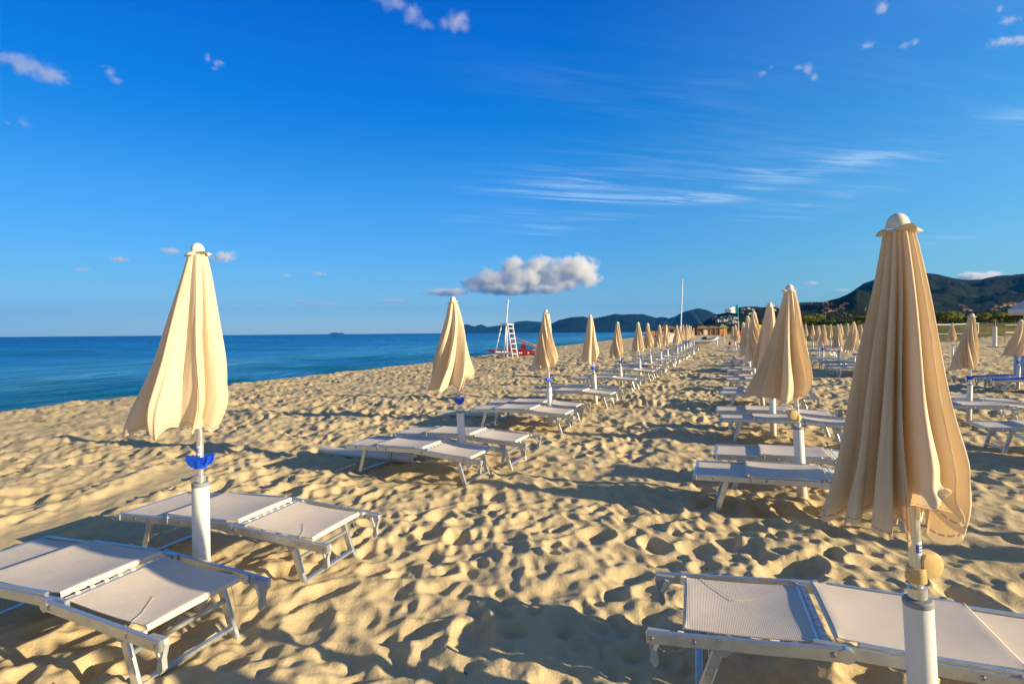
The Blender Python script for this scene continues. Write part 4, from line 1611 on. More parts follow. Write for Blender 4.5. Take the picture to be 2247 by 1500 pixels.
def inflatable():
    d = 61.0
    x0 = px_x(1537, d)
    root = empty('inflatable_boat', (x0, d, base_z(x0, d)))
    root.rotation_euler.z = R(-9)
    tag(root, 'grey inflatable boat with navy stripe and black outboard drawn up on the sand', 'boat')
    L = 3.5
    m = MB()
    n, k = 44, 12
    path = []
    for t in np.linspace(0, 1, n):      # U shaped tube: stern - side - bow - side - stern
        if t < .36:
            u = t / .36
            path.append((-L / 2 + u * L * .72, -.68, .52 + .02 * u))
        elif t > .64:
            u = (1 - t) / .36
            path.append((-L / 2 + u * L * .72, .68, .52 + .02 * u))
        else:
            a = math.pi * (t - .36) / .28 - math.pi / 2
            path.append((-L / 2 + L * .72 + .98 * math.cos(a), .68 * math.sin(a), .54 + .36 * math.cos(a) ** 1.5))
    m.tube(path, [.20 * min(1, .55 + 3 * min(i, n - 1 - i) / n * 2) for i in range(n)], k)
    tube = m.build('buoyancy_tube', M['tube_grey'], root, True)
    m = MB()
    for i in range(n - 1):
        a, b = Vector(path[i]), Vector(path[i + 1])
        dv = (b - a).normalized()
        out = dv.cross(Vector((0, 0, 1))).normalized()
        m.bar(a + out * .195 - Vector((0, 0, .08)), b + out * .195 - Vector((0, 0, .08)), .03, .07, 0, bev=0)
    m.build('rubbing_strip', M['navy'], tube)
    m = MB()
    P = []
    for t in np.linspace(0, 1, 18):
        u = -L / 2 + .1 + t * (L * .90)
        w = .60 * (1 - max(0, (t - .55) / .45) ** 2.2)
        kz = .08 + .36 * max(0, (t - .55) / .45) ** 2
        P.append([(u, w * s_, kz + (.42 - kz * .3) * abs(s_) ** 1.3) for s_ in np.linspace(-1, 1, 11)])
    m.grid(P)
    m.build('keel', M['hull_cream'], root, True)
    m = MB()
    m.box((.45, 0, .82), (.42, .50, .50), 0, None, .06)
    m.build('console', M['rubber'], root)
    m = MB()
    m.box((.82, 0, .74), (.55, .56, .20), 0, None, .06)
    m.build('seat', M['rubber'], root)
    m = MB()
    m.box((.15, 0, .98), (.07, .36, .60), 0, None, .02)
    m.build('windscreen', M['cap_white'], root)
    for sy in (-.16, .16):
        m = MB()
        m.tube([(.10, sy, .9), (.02, sy, 1.55)], .02, 8)
        m.build('rail', M['steel'], root)
    m = MB()
    m.box((-L / 2 - .12, 0, .86), (.32, .30, .42), 0, None, .08)
    m.box((-L / 2 - .10, 0, .45), (.12, .10, .55), 0, None, .02)
    m.build('outboard_motor', M['rubber'], root)


inflatable()


def post(px, d, h, r, label, mat='white_wood', name='post', z=None):
    x = px_x(px, d)
    m = MB()
    m.tube([(0, 0, -.3), (0, 0, h)], r, 12)
    o = m.build(name, M[mat])
    o.location = (x, d, base_z(x, d))
    return tag(o, label, 'post')


post(1573.5, 61, .75, .065, 'short white post in the sand ahead of the inflatable boat')
buoy_x = px_x(1602, 60)
m = MB()
m.lathe([(.0005, .42), (.06, .40), (.16, .22), (.22, .06), (.20, 0)], 16, 0)
bo = m.build('buoy', M['red_paint'])
bo.location = (buoy_x, 60, base_z(buoy_x, 60) + .15)
tag(bo, 'small red cone buoy on the sand by the walkway parasols', 'buoy')

root = empty('ring_stand', (px_x(1430.5, 66), 66, base_z(px_x(1430.5, 66), 66)))
tag(root, 'white post with an orange lifebuoy among the seaside parasols', 'lifebuoy post')
m = MB()
m.tube([(0, 0, -.3), (0, 0, 1.5)], .05, 10)
m.build('post', M['white_wood'], root)
m = MB()
m.tube([(.0 + .27 * math.cos(a), -.08, 1.42 + .27 * math.sin(a)) for a in np.linspace(0, 2 * math.pi, 25)], .07, 10, cap=False)
m.build('lifebuoy', M['orange_wall'], root, True)


def person():
    d = 100.0
    x0 = px_x(1438.5, d)
    root = empty('person', (x0, d, base_z(x0, d)))
    tag(root, 'dark haired person in dark red shorts standing with back turned near the lifebuoy post', 'person')
    import bmesh
    J = {'pelvis': (0, 0, .95, .135), 'waist': (0, 0, 1.10, .115), 'chest': (0, .01, 1.34, .145), 'neck': (0, .01, 1.52, .055), 'head': (0, .0, 1.66, .085), 'crown': (0, .0, 1.76, .070),
         'hip_a': (-.10, 0, .90, .095), 'knee_a': (-.13, -.02, .50, .060), 'ankle_a': (-.15, .02, .09, .042), 'toe_a': (-.16, .16, .035, .035),
         'hip_b': (.10, 0, .90, .095), 'knee_b': (.12, .04, .50, .060), 'ankle_b': (.14, -.04, .09, .042), 'toe_b': (.15, .10, .035, .035),
         'sh_a': (-.18, .01, 1.43, .062), 'el_a': (-.25, -.03, 1.15, .044), 'wr_a': (-.24, .05, .90, .032), 'ha_a': (-.235, .07, .80, .036),
         'sh_b': (.18, .01, 1.43, .062), 'el_b': (.26, -.02, 1.15, .044), 'wr_b': (.25, .06, .90, .032), 'ha_b': (.245, .08, .80, .036)}
    E = [('pelvis', 'waist'), ('waist', 'chest'), ('chest', 'neck'), ('neck', 'head'), ('head', 'crown')]
    for s_ in 'ab':
        E += [('pelvis', 'hip_' + s_), ('hip_' + s_, 'knee_' + s_), ('knee_' + s_, 'ankle_' + s_), ('ankle_' + s_, 'toe_' + s_),
              ('chest', 'sh_' + s_), ('sh_' + s_, 'el_' + s_), ('el_' + s_, 'wr_' + s_), ('wr_' + s_, 'ha_' + s_)]
    names = list(J)
    me = bpy.data.meshes.new('body')
    me.from_pydata([J[k][:3] for k in names], [(names.index(a), names.index(b)) for a, b in E], [])
    me.materials.append(M['skin'])
    o = link('body', me, root)
    o.modifiers.new('skin', 'SKIN')
    for v, k in zip(me.skin_vertices[0].data, names):
        v.radius = (J[k][3], J[k][3] * (.75 if k in ('chest', 'waist', 'pelvis') else 1))
        v.use_root = k == 'pelvis'
    o.modifiers.new('sub', 'SUBSURF').render_levels = 2
    m = MB()
    m.lathe([(.10, .86), (.155, .90), (.16, 1.0), (.135, 1.06)], 16, 0, Matrix.Diagonal((1.25, .95, 1, 1)), cap=False)
    for sx in (-1, 1):
        m.tube([(sx * .10, 0, .92), (sx * .125, -.005, .60)], [.115, .100], 14, cap=False)
    m.build('shorts', M['shorts'], root, True)
    m = MB()
    m.lathe([(.098, 1.62), (.104, 1.70), (.092, 1.78), (.055, 1.825), (.001, 1.835)], 16, 0, Matrix.Translation((0, -.015, 0)), cap=False)
    m.build('hair', M['hair'], root, True)


person()


# ------------------------------------------------------------------ huts at the end of the beach
def kiosk():
    d = 215.0
    x0 = px_x(1585, d)
    root = empty('kiosk', (x0, d, base_z(x0, d)))
    tag(root, 'orange boarded beach kiosk with a pale green pyramid roof', 'kiosk')
    m = MB()
    m.box((0, 0, 1.45), (2.7, 2.7, 2.9), 0)
    w = m.build('wall', M['orange_wall'], root)
    m = MB()
    m.box((0, -1.36, 1.5), (2.85, .10, .16), 0)
    m.build('shutter_rail', M['tan_wood'], root)
    m = MB()
    r = 2.0
    v = [(-r, -r, 2.9), (r, -r, 2.9), (r, r, 2.9), (-r, r, 2.9), (0, 0, 4.5)]
    m.add(v, [(0, 1, 4), (1, 2, 4), (2, 3, 4), (3, 0, 4), (3, 2, 1, 0)])
    m.build('roof', M['green_roof'], root, None)


kiosk()


def hut(px, d, w, h, dep, roof_h, label, wall, roof, front=None, over=.6):
    x0 = px_x(px, d)
    root = empty('beach_hut', (x0, d, base_z(x0, d)))
    tag(root, label, 'hut')
    m = MB()
    m.box((0, .4, h / 2), (w, dep, h), 0)
    m.build('wall', M[wall], root)
    a, b = w / 2 + over, dep / 2 + over
    m = MB()
    v = [(-a, .4 - b, h), (a, .4 - b, h), (a, .4 + b, h), (-a, .4 + b, h), (-a * .55, .4, h + roof_h), (a * .55, .4, h + roof_h)]
    m.add(v, [(0, 1, 5, 4), (1, 2, 5), (2, 3, 4, 5), (3, 0, 4), (3, 2, 1, 0)])
    m.build('roof', M[roof], root, None)
    for sx in (-1, 0, 1):
        m = MB()
        m.tube([(sx * (a - .3), .4 - b + .25, -.2), (sx * (a - .3), .4 - b + .25, h)], .09, 8)
        m.build('post', M['tan_wood'], root)
    if front:
        m = MB()
        fw = w * .36
        m.box((.15 * w, .4 - dep / 2 - .06, h * .46), (fw, .08, h * .80), 0)
        f = m.build('shutter', M[front], root)
    return root


hut(1566, 214, 3.6, 2.7, 3.2, .9, 'dark brown timber hut joined to the orange kiosk', 'brown_wall', 'thatch', None, .35)
hut(1542, 212, 4.6, 2.5, 3, 1.2, 'thatched beach hut with a pale shuttered front', 'brown_wall', 'thatch', 'hull_cream', .6)
hut(1466, 205, 5.0, 2.6, 3.5, 1.0, 'low beach bar under an orange brown thatched roof', 'house_ochre', 'thatch', 'dark_opening', .9)
x0 = px_x(1472.5, 78)
m = MB()
m.box((0, 0, .72), (.70, .7, 1.25), 0, None, .05)
m.box((0, 0, 1.40), (.80, .8, .12), 0, None, .04)
cb = m.build('storage_cabin', M['cap_white'])
cb.location = (x0, 78, base_z(x0, 78))
tag(cb, 'pale storage cabin standing among the far seaside parasols', 'cabin')
for i, (px, d, w, lab) in enumerate(((1444, 150, 2.4, 'pale blue upturned pedal boat beside the dark haired person'), (1470, 160, 3.4, 'pale blue and white pedal boat in front of the thatched bar'))):
    x0 = px_x(px, d)
    root = empty('pedal_boat', (x0, d, base_z(x0, d)))
    tag(root, lab, 'boat')
    for y in (-.6, .6):
        m = MB()
        m.box((0, y, .45), (w, .5, .55), 0, None, .2)
        m.build('float', M['pale_blue'], root)
    m = MB()
    m.box((0, 0, .85), (w * .7, 1.5, .22), 0, None, .08)
    m.box((-.3, 0, 1.15), (.3, 1.3, .5), 0, None, .1)
    m.build('deck', M['cap_white'], root)

# rail fence beside the kiosk
fx0, fx1, fd = px_x(1592, 190), px_x(1700, 190), 190
root = empty('rail_fence', (fx0, fd, base_z(fx0, fd)))
tag(root, 'low wooden rail fence running from the orange kiosk behind the parasols', 'fence')
n = 14
for k in range(n + 1):
    m = MB()
    m.tube([((fx1 - fx0) * k / n, 0, -.2), ((fx1 - fx0) * k / n, 0, 1.25)], .09, 8)
    m.build('post', M['tan_wood'], root)
for z in (.55, 1.1):
    m = MB()
    m.bar((0, 0, z), (fx1 - fx0, 0, z), .08, .12, 0)
    m.build('rail', M['tan_wood'], root)


# ------------------------------------------------------------------ volleyball court, canopy, box
def volley():
    d = 52.0
    xl, xr, xp = px_x(1990, d), px_x(2147, d), px_x(2183, d)
    zt, zb = 2.22, 1.32
    root = empty('volleyball_post', (xp, d, base_z(xp, d)))
    tag(root, 'volleyball post wrapped in white padding with blue lettering', 'post')
    m = MB()
    m.tube([(0, 0, -.3), (.02, 0, 2.55)], .055, 12)
    m.build('pole', M['tan_wood'], root)
    m = MB()
    m.lathe([(.09, 0), (.165, .02), (.165, 1.86), (.09, 1.88)], 20, 0, cap=False)
    pad = m.build('padding', M['cap_white'], root)
    m = MB()
    zz = 1.70
    rr = np.random.default_rng(4)
    while zz > .35:          # letters running down the padding
        hgt = .085
        for da, db in ((-2.05, -1.93), (-1.62, -1.50)):
            m.grid([[(.1675 * math.cos(a), .1675 * math.sin(a), z) for a in np.linspace(da, db, 3)] for z in (zz, zz - hgt)])
        zm = zz - hgt * rr.uniform(.2, .8)
        m.grid([[(.1675 * math.cos(a), .1675 * math.sin(a), z) for a in np.linspace(-2.05, -1.50, 6)] for z in (zm + .012, zm - .012)])
        zz -= .125
    m.build('pad_lettering', M['sticker_blue'], pad)
    net = empty('volleyball_net', (xl, d, base_z(xl, d)))
    tag(net, 'volleyball net with white top band and blue lower band stretched behind the parasols', 'net')
    Ln = xr - xl
    def sagz(t, z):
        return z - .10 * math.sin(math.pi * t)
    for nm, z, h, mt in (('top_band', zt, .085, 'cap_white'), ('bottom_band', zb, .07, 'pale_blue')):
        m = MB()
        m.grid([[(Ln * t, 0, sagz(t, z) + s_ * h / 2) for s_ in (-1, 1)] for t in np.linspace(0, 1, 20)])
        m.grid([[(Ln * t, .012, sagz(t, z) - s_ * h / 2) for s_ in (-1, 1)] for t in np.linspace(0, 1, 20)])
        m.build(nm, M[mt], net)
    m = MB()
    for t in np.linspace(0, 1, int(Ln / .12)):
        m.bar((Ln * t, .006, sagz(t, zb)), (Ln * t, .006, sagz(t, zt)), .004, .004, 0, bev=0)
    for z in np.linspace(zb, zt, 8)[1:-1]:
        m.tube([(Ln * t, .006, sagz(t, z)) for t in np.linspace(0, 1, 16)], .002, 4)
    m.build('mesh', M['rubber'], net)
    m = MB()
    m.box((Ln, .004, (zt + zb) / 2), (.07, .012, zt - zb + .09), 0)
    m.build('side_band', M['cap_white'], net)
    for z in (zt, zb):
        m = MB()
        m.tube([(Ln, 0, z), (xp - xl, 0, z - .05)], .008, 5)
        m.build('rope', M['cord'], net)
    lp = empty('volleyball_post', (px_x(1978, d), d, base_z(px_x(1978, d), d)))
    tag(lp, 'volleyball post hidden behind the biggest parasol', 'post')
    m = MB()
    m.tube([(0, 0, -.3), (0, 0, 2.5)], .055, 12)
    m.build('pole', M['tan_wood'], lp)
    n2 = empty('volleyball_net', (px_x(2206, 66), 66, base_z(px_x(2206, 66), 66)))
    tag(n2, 'second volleyball net farther off, only a pale strip by the white canopy', 'net')
    for nm, z, h, mt in (('bottom_band', 1.30, .10, 'cap_white'), ('top_band', 2.2, .05, 'cap_white')):
        m = MB()
        m.box((3.5, 0, z), (7.0, .014, h), 0)
        m.build(nm, M[mt], n2)
    m = MB()
    m.tube([(0, 0, -.3), (0, 0, 2.3)], .04, 10)
    m.build('post', M['tan_wood'], n2)
    ln = MB()
    xa, xb = px_x(2165, 50), px_x(2212, 48.5)
    pts = []
    for t in np.linspace(0, 1, 24):
        x, y = xa + (xb - xa) * t, 50 - 1.5 * t
        pts.append((x, y, ground_height(x, y) + .04))
    ln.tube(pts, .03, 6)
    tag(ln.build('court_line', M['navy'], None, True), 'dark blue court line tape lying on the sand by the padded post', 'tape')


volley()


def white_canopy():
    d = 19.0
    ze, zp, r = 2.36, 4.05, 1.75
    cx, cy = px_x(2211, d) + r * 1.414, d
    z0 = base_z(cx, cy)
    root = empty('white_canopy', (cx, cy, z0))
    root.rotation_euler.z = R(45)
    tag(root, 'open white canopy whose shaded corner juts in at the picture edge', 'canopy')
    n = 10
    m = MB()
    def top(u, v):
        k = max(abs(u), abs(v))
        return (u * r, v * r, zp + (ze - zp) * (k ** .82))
    P = [[top(-1 + 2 * i / (2 * n), -1 + 2 * j / (2 * n)) for j in range(2 * n + 1)] for i in range(2 * n + 1)]
    m.grid(P)
    m.build('roof_cloth', M['grey_canvas'], root, 25)
    m = MB()
    for (ax, ay), (bx, by) in (((-1, -1), (1, -1)), ((1, -1), (1, 1)), ((1, 1), (-1, 1)), ((-1, 1), (-1, -1))):
        a, b = Vector((ax * r, ay * r, ze)), Vector((bx * r, by * r, ze))
        nn = 16
        m.grid([[(a.lerp(b, t) + Vector((0, 0, -.14 - .02 * abs(math.sin(t * nn * .5 * math.pi))))), a.lerp(b, t)] for t in np.linspace(0, 1, nn * 2 + 1)])
    m.build('valance', M['grey_canvas'], root, 25)
    for sx in (-1, 1):
        for sy in (-1, 1):
            m = MB()
            m.tube([(sx * (r - .42), sy * (r - .42), -.2), (sx * (r - .42), sy * (r - .42), ze + .28)], .03, 10)
            m.build('pole', M['white_wood'], root)
    bx = px_x(2262, 17.5)
    m = MB()
    m.box((0, 0, .42), (.62, .6, .80), 0, None, .05)
    m.box((0, 0, .85), (.68, .66, .08), 0, None, .03)
    b = m.build('storage_box', M['pale_blue'])
    b.location = (bx, 17.5, base_z(bx, 17.5))
    tag(b, 'pale blue storage box at the picture edge under the white canopy', 'box')


white_canopy()


# ------------------------------------------------------------------ trees and scrub
def crown_mesh(seed, rx, ry, rz, n, leaf, lobes=7, mat='leaf'):
    """leaf sprays spread through a few overlapping lobes"""
    g = np.random.default_rng(seed)
    c = g.normal(0, 1, (lobes, 3)) * np.array([rx, ry, rz]) * .42
    c[:, 2] = np.abs(c[:, 2]) * .9
    rad = g.uniform(.38, .62, lobes)
    k = g.integers(0, lobes, n)
    dirs = g.normal(size=(n, 3))
    dirs /= np.linalg.norm(dirs, axis=1)[:, None]
    rr = rad[k] * g.uniform(.55, 1.05, n) ** .6
    P = c[k] + dirs * rr[:, None] * np.array([rx, ry, rz * .8])
    P[:, 2] = np.maximum(P[:, 2], -rz * .35)
    nrm = dirs + g.normal(0, .55, (n, 3))
    nrm /= np.linalg.norm(nrm, axis=1)[:, None]
    t = np.cross(nrm, g.normal(size=(n, 3)))
    t /= np.linalg.norm(t, axis=1)[:, None]
    b = np.cross(nrm, t)
    L = leaf * g.uniform(.6, 1.4, n)[:, None]
    V = np.stack([P - t * L, P - b * L * .45 + nrm * L * .1, P + t * L, P + b * L * .45 + nrm * L * .1], 1).reshape(-1, 3)
    F = np.arange(4 * n).reshape(-1, 4)
    return np_mesh('crown', V, F, M[mat], smooth=False)


def trunk_mesh(seed, h):
    g = np.random.default_rng(seed)
    m = MB()
    pts = [(0, 0, -.4), (.08, .02, h * .35), (.02, .1, h * .7), (.1, 0, h)]
    m.tube(pts, [.22, .16, .12, .05], 9)
    for k in range(5):
        a = g.uniform(0, 6.28)
        z = h * g.uniform(.35, .7)
        m.tube([(.05, .03, z), (math.cos(a) * h * .25, math.sin(a) * h * .25, z + h * .25), (math.cos(a) * h * .45, math.sin(a) * h * .45, z + h * .38)], [.09, .06, .02], 7)
    return m.mesh('trunk', M['bark'], True)


CROWNS = [crown_mesh(41, 2.3, 2.3, 1.7, 2600, .17), crown_mesh(42, 2.8, 2.4, 1.5, 2800, .18, 9), crown_mesh(43, 1.9, 1.9, 1.9, 2200, .16, 6), crown_mesh(44, 2.5, 2.2, 1.3, 2400, .17, 8, 'leaf_dark')]
TRUNKS = [trunk_mesh(k, 2.1) for k in range(3)]
TREE_GROUP = 'bushy trees behind the dunes'


def tree(px, d, top_py, kind, label, w=1.0):
    x = px_x(px, d)
    z0 = base_z(x, d)
    top = at(px, top_py, d).z
    h = max(1.6, top - z0)
    s = h / 3.7
    root = empty('bushy_tree', (x, d, z0))
    tag(root, label, 'tree', TREE_GROUP)
    root.scale = (s * w, s * w, s)
    root.rotation_euler.z = px * 1.7
    link('trunk', TRUNKS[kind % 3], root)
    o = link('crown', CROWNS[kind], root)
    o.location.z = 2.1


TREES = [(1768, 128, 691, 2, 'sunlit olive green tree beside the flank of the second walkway parasol'), (1782, 133, 688, 0, 'rounded sunlit tree standing highest behind the small far parasols'),
         (1800, 150, 706, 3, 'low dark bush at the foot of the mountain behind small parasols'), (1820, 140, 707, 1, 'low spreading bush below the terracotta hillside roofs'),
         (1850, 138, 702, 3, 'dark bush behind the half hidden third row parasol'), (1874, 132, 699, 0, 'green tree showing over the half hidden third row parasol'),
         (1896, 128, 690, 1, 'broad green tree touching the edge of the biggest parasol'), (1925, 125, 687, 0, 'green tree hidden behind the biggest parasol'),
         (2060, 108, 682, 0, 'yellow green tree emerging on the inland side of the biggest parasol'), (2078, 110, 680, 1, 'broad yellow green tree above the volleyball net'),
         (2094, 112, 684, 2, 'bright green round tree above the small slim parasol'), (2112, 118, 691, 3, 'dark tree in the gap beside the third row parasol cap'),
         (2148, 106, 686, 0, 'lime green tree just past the third row parasol cap'), (2166, 108, 687, 1, 'broad green tree behind the padded volleyball post'),
         (2186, 114, 691, 3, 'dark olive tree above the padded volleyball post'), (2206, 110, 684, 2, 'green tree beneath the tip of the white canopy'),
         (2226, 112, 682, 1, 'green tree behind the white canopy cloth'), (2246, 110, 681, 0, 'green tree at the picture edge under the canopy'),
         (1655, 200, 711, 3, 'dark bush between the flagpole and the walkway parasols'), (1605, 235, 716, 0, 'green bush just behind the rail fence'),
         (1552, 240, 712, 1, 'bright green bush rising behind the thatched hut'), (1525, 240, 714, 3, 'dark bush beside the thatched hut')]
for i, (px, d, ty, k, lab) in enumerate(TREES):
    tree(px, d, ty, k, lab, 1.25)


def scrub():
    """the dark belt of scrub at the foot of the hills, too dense to count"""
    g = np.random.default_rng(9)
    n = 26000
    px = g.uniform(1480, 2420, n)
    d = g.uniform(135, 330, n)
    d = np.where(px < 1735, 246 + (d - 135) * .6, d)
    x = (px - 1123.5) / FPX * d
    z0 = base_height(x, d)
    clump = fbm(x * .10, d * .10, 5, 4)
    hh = np.clip((clump - .36) * 13, .35, 4.6)
    z = z0 + hh * g.uniform(.0, 1, n) ** .6
    P = np.stack([x, d, z], -1)
    nrm = g.normal(size=(n, 3))
    nrm /= np.linalg.norm(nrm, axis=1)[:, None]
    t = np.cross(nrm, g.normal(size=(n, 3)))
    t /= np.linalg.norm(t, axis=1)[:, None]
    b = np.cross(nrm, t)
    L = (.0032 * d * g.uniform(.6, 1.3, n))[:, None]
    V = np.stack([P - t * L, P - b * L * .6, P + t * L, P + b * L * .6], 1).reshape(-1, 3)
    o = link('scrub', np_mesh('scrub', V, np.arange(4 * n).reshape(-1, 4), M['leaf_dark'], smooth=False))
    tag(o, 'belt of dark scrub at the foot of the hills', kind='stuff')


scrub()


# ------------------------------------------------------------------ houses on the hillsides
def surface_at(P, px, py):
    """where the sight line through a pixel meets a hill given as a grid of points"""
    d = pixel_ray(px, py)
    k = d.x / d.y
    best = None
    ni, nj = P.shape[:2]
    j = int(np.argmin(np.abs(P[ni // 2, :, 0] / P[ni // 2, :, 1] - k)))
    for i in range(ni - 1):
        y, z = P[i, j, 1], P[i, j, 2]
        zr_ = EYE + d.z / d.y * y
        if z >= zr_ - .6:
            return Vector((k * y, y, z))
    i = int(np.argmax(P[:, j, 2]))
    return Vector((k * P[i, j, 1], P[i, j, 1], P[i, j, 2]))


def house(P, px, py, w, h, wall, roof, label, group, yaw=0.0):
    q = surface_at(P, px, py)
    root = empty('hillside_house', q)
    root.rotation_euler.z = yaw
    tag(root, label, 'house', group)
    m = MB()
    m.box((0, 0, h / 2 - 1), (w, w * .7, h + 2), 0)
    m.box((w * .36, -w * .2, h * .3 - 1), (w * .5, w * .6, h * .6 + 2), 0)
    m.build('wall', M[wall], root)
    m = MB()
    a, b = w / 2 + .3, w * .35 + .3
    m.add([(-a, -b, h), (a, -b, h), (a, b, h), (-a, b, h), (-a * .6, 0, h + w * .20), (a * .6, 0, h + w * .20)], [(0, 1, 5, 4), (1, 2, 5), (2, 3, 4, 5), (3, 0, 4), (3, 2, 1, 0)])
    m.build('roof', M[roof], root, None)
    for sx in (-.28, .05):
        m = MB()
        m.box((sx * w, -w * .35 - .02, h * .5), (w * .14, .08, h * .36), 0)
        m.build('window', M['dark_opening'], root)


g_ = np.random.default_rng(12)
WH = [(1570, 697), (1578, 699), (1585, 701), (1593, 698), (1602, 697), (1609, 698), (1573, 705), (1582, 706), (1590, 708), (1598, 706), (1605, 708), (1612, 702), (1588, 704), (1566, 702), (1597, 713), (1610, 713), (1576, 711)]
for px, py in WH:
    house(HEAD_P, px, py, g_.uniform(2.8, 4.6), g_.uniform(1.5, 2.1), 'house_white', 'house_white' if g_.random() < .6 else 'terracotta', 'small white villa among dark trees on the near flank of the headland', 'white villas on the headland', g_.uniform(-.6, .6))
for px, py in ((1630, 679), (1641, 677), (1651, 681), (1661, 678), (1628, 688), (1644, 689), (1706, 677), (1698, 684)):
    house(HEAD_P, px, py, g_.uniform(2.6, 4.2), g_.uniform(1.3, 1.8), 'house_white', 'terracotta', 'small tiled house among trees on the crest of the headland behind the flag', 'tiled houses on the headland crest', g_.uniform(-.6, .6))
for px, py in ((1776, 669), (1782, 668), (1788, 668.5), (1795, 668), (1801, 669), (1807, 670), (1813, 670), (1819, 670.5), (1825, 671), (1798, 672), (1810, 673)):
    house(HEAD_P, px, py, g_.uniform(3.4, 5.4), g_.uniform(1.6, 2.2), 'house_ochre', 'terracotta', 'sunlit ochre house in the village on the ridge below the mountain', 'ochre village on the ridge', g_.uniform(-.5, .5))
for px, py in ((1806, 684), (1814, 682), (1822, 683), (1830, 682), (1838, 684), (1846, 683), (1819, 686), (1812, 688), (1792, 694), (1848, 673), (1856, 672)):
    house(HEAD_P, px, py, g_.uniform(4, 6.5), g_.uniform(.8, 1.2), 'house_ochre', 'terracotta', 'low terracotta roofed house in a shaded cluster halfway down the slope', 'terracotta roofs on the shaded slope', g_.uniform(-.3, .3))
for px, py in ((2108, 677), (2118, 680), (2186, 674), (2204, 675), (2216, 678), (2226, 677), (2178, 679)):
    house(MTN_P, px, py, g_.uniform(9, 15), g_.uniform(.8, 1.4), 'house_ochre', 'terracotta', 'terracotta roofed house just above the trees at the foot of the mountain', 'roofs at the foot of the mountain', g_.uniform(-.3, .3))
x0 = px_x(1811, 170)
root = empty('utility_pole', (x0, 170, base_z(x0, 170)))
tag(root, 'thin utility pole standing above the scrub behind small parasols', 'pole')
m = MB()
m.tube([(0, 0, -.3), (0, 0, 5.2)], .10, 8)
m.build('pole', M['tan_wood'], root)
m = MB()
m.bar((-.7, 0, 4.9), (.7, 0, 4.9), .10, .12, 0)
m.build('crossarm', M['tan_wood'], root)


# ------------------------------------------------------------------ clouds: bodies of droplets lit by the same sun
def cloud(label, lobes, Y, dens=.02, det=1.0, cut=.42, flat=None, grp='fair weather clouds over the bay', thick=1.0, amp=2.3, soft=.30):
    """lobes: (pixel x, pixel y, half width, half height) of each billow"""
    L = []
    for px, py, rx, ry in lobes:
        c = at(px, py, Y)
        L.append((c, rx * Y / FPX, ry * Y / FPX))
    lo = Vector((min(c.x - a * 1.5 for c, a, b in L), min(c.y - (a + b) * .5 * thick * 1.3 for c, a, b in L), min(c.z - b * 1.5 for c, a, b in L)))
    hi = Vector((max(c.x + a * 1.5 for c, a, b in L), max(c.y + (a + b) * .5 * thick * 1.3 for c, a, b in L), max(c.z + b * 1.5 for c, a, b in L)))
    m, g = material('cloud_droplets')
    P = g.n('ShaderNodeNewGeometry').outputs['Position']
    size = max(b for c, a, b in L)
    n1 = g.n('ShaderNodeTexNoise', {'Vector': P, 'Scale': det * .9 / size, 'Detail': 6.0, 'Roughness': 0.58}).outputs[0]
    f = None
    for c, a, b in L:
        d = g.vmath('LENGTH', g.vmath('MULTIPLY', g.vmath('SUBTRACT', P, tuple(c)).outputs[0], (1 / a, 1 / ((a + b) * .5 * thick), 1 / b)).outputs[0]).outputs['Value']
        v = g.math('SUBTRACT', 1.0, d)
        f = v if f is None else g.math('SMOOTH_MAX', f, v)
        if f.node.operation == 'SMOOTH_MAX':
            f.node.inputs[2].default_value = .15
    f = g.math('ADD', f, g.math('MULTIPLY', g.math('SUBTRACT', n1, .5), amp))
    body = g.map(f, cut - soft, cut + soft * 1.4)
    if flat is not None:
        zf = at(lobes[0][0], flat, Y).z
        z = g.n('ShaderNodeSeparateXYZ', {0: P}).outputs[2]
        body = g.math('MULTIPLY', body, g.map(z, zf - size * .12, zf + size * .16))
    v = g.n('ShaderNodeVolumePrincipled', {'Color': (.985, .985, .99, 1), 'Density': g.math('MULTIPLY', body, dens), 'Anisotropy': .25})
    g.n('ShaderNodeOutputMaterial', {'Volume': v.outputs[0]})
    m.cycles.homogeneous_volume = False
    mb = MB()
    mb.box((lo + hi) / 2, tuple(hi - lo))
    o = mb.build('cloud', m, None, None)
    tag(o, label, 'cloud', grp)
    return o


cloud('big heaped white cloud with blue grey underside hanging over the bay hills',
      [(1268, 592, 46, 34), (1296, 612, 28, 20), (1225, 600, 44, 32), (1180, 590, 44, 28), (1128, 586, 32, 24), (1225, 622, 50, 18), (1150, 612, 64, 28), (1085, 612, 44, 24), (1045, 624, 32, 22), (1110, 634, 80, 14), (980, 641, 56, 9), (1190, 634, 60, 12)],
      14500, .0085, 1.5, .20, thick=.9, amp=2.0, soft=.24, flat=651)
cloud('white cloud tattered towards the zenith, larger of the two at the upper edge', [(905, 30, 34, 26), (868, 8, 40, 18), (930, 55, 30, 14), (835, -6, 40, 12)], 3400, .006, 1.1, .50)
cloud('rounded white cloud puff beside the tattered one at the upper edge', [(1003, 50, 36, 28), (975, 52, 24, 18), (1020, 62, 22, 18)], 3400, .0065, 1.1, .46)
cloud('broad pale cloud at the picture edge over the sea', [(60, 145, 60, 24), (110, 165, 52, 22), (20, 128, 44, 16), (140, 172, 30, 14)], 3600, .0055, 1.1, .46)
cloud('slanting wisp of cloud just inland of the broad pale cloud', [(240, 158, 16, 16), (255, 176, 16, 14), (228, 146, 16, 8)], 3600, .007, 1.0, .48)
cloud('tiny twin cloud wisps high over the broadest parasol', [(456, 125, 12, 13), (480, 140, 16, 12), (470, 150, 12, 8)], 3600, .010, 1.2, .50)
cloud('small white cloud on the seaward side of the broadest parasol cap', [(374, 550, 24, 8)], 9800, .008, 1.2, .30)
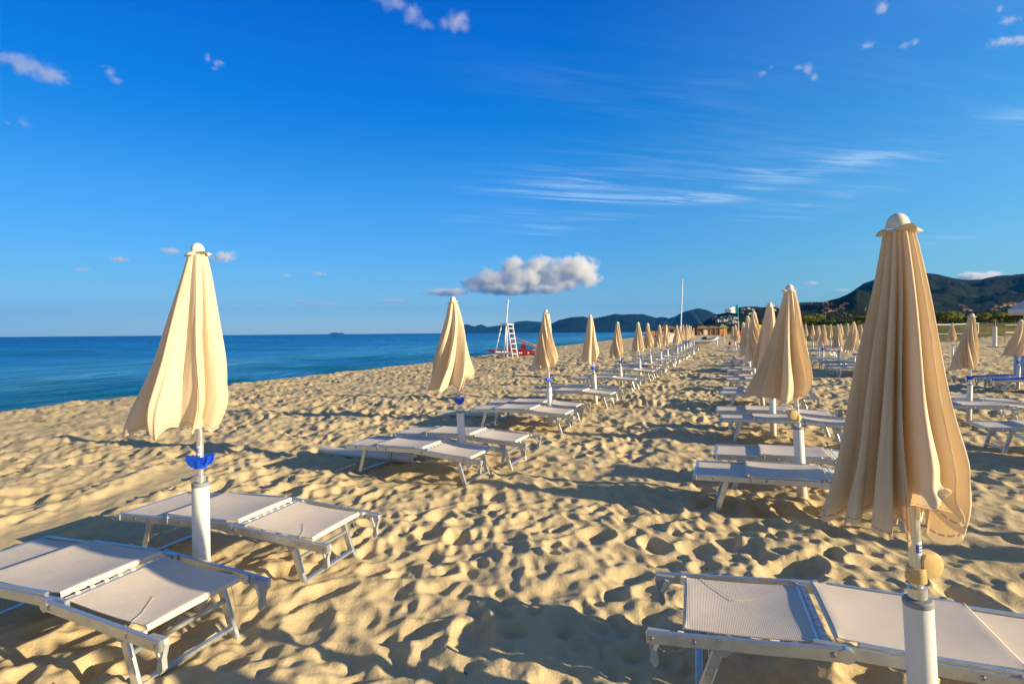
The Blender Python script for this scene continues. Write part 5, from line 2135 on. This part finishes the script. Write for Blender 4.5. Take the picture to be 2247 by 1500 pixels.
cloud('small white cloud on the inland side of the broadest parasol cap', [(494, 562, 26, 13), (472, 568, 22, 8)], 9800, .011, 1.3, .32)
cloud('little flat cloud low over the sea, seaward of the parasol cap', [(262, 569, 26, 7)], 9800, .008, 1.2, .36)
cloud('faint small cloud near the picture edge low over the sea', [(180, 591, 20, 6)], 9800, .006, 1.2, .38)
cloud('pair of faint small clouds between the seaside parasols, low in the sky', [(627, 604, 14, 6), (700, 601, 18, 6)], 9800, .008, 1.2, .36)
cloud('long thin cloud streak low above the horizon island', [(660, 661, 22, 5), (705, 667, 48, 4), (745, 670, 22, 3)], 14500, .004, 1.2, .30)
cloud('flat grey cloud streak low beside the second seaside parasol', [(862, 660, 44, 5)], 14500, .004, 1.2, .28)
cloud('bright white cloud rising behind the mountain saddle', [(2130, 606, 34, 10), (2172, 604, 28, 10), (2150, 612, 50, 9)], 12500, .012, 1.3, .30)
cloud('small faint cloud above the hillside village', [(1782, 621, 18, 6)], 11000, .007, 1.2, .36)
cloud('thin faint cloud streak over the mountain slope', [(1850, 636, 24, 4)], 13800, .004, 1.2, .32)
cloud('soft high cloud tuft above the second walkway parasol', [(1774, 152, 20, 18), (1788, 168, 14, 12), (1755, 150, 16, 9)], 3800, .006, 1.0, .50)
cloud('smaller high cloud tuft paired with the one above the walkway', [(1671, 161, 13, 11), (1692, 148, 7, 7)], 3800, .006, 1.0, .48)
cloud('short slanting high cloud above the biggest parasol', [(1985, 100, 20, 8), (2008, 92, 18, 8)], 3800, .006, 1.0, .46)
cloud('faint ragged high cloud between two brighter ones', [(1903, 100, 22, 11)], 3800, .006, 1.2, .50)
cloud('ragged high cloud cut by the upper edge of the picture', [(1936, 14, 14, 26)], 3800, .008, 1.2, .48)
cloud('broad soft high cloud near the upper inland corner', [(2205, 92, 46, 12), (2240, 88, 30, 12)], 3800, .005, 1.0, .44)
cloud('thin high cloud wisps near the upper inland corner', [(2215, 45, 30, 10), (2195, 20, 14, 10)], 3800, .006, 1.2, .50)
cloud('faint slanting wisp low over the sea near the picture edge', [(52, 268, 18, 20), (15, 268, 10, 10)], 3800, .006, 1.2, .54)


# ------------------------------------------------------------------ the air between here and the hills
def haze():
    m, g = material('air')
    v = g.n('ShaderNodeVolumePrincipled', {'Color': (.03, .36, 1.0, 1), 'Density': 5.5e-5, 'Anisotropy': 0.0})
    g.n('ShaderNodeOutputMaterial', {'Volume': v.outputs[0]})
    mb = MB()
    z0, z1 = -8.0, 610.0
    mb.box((0, 0, (z0 + z1) / 2), (26600, 26600, z1 - z0))
    o = mb.build('haze', m, None, None)
    tag(o, 'thin blue air between the beach and the far hills', kind='stuff')


haze()
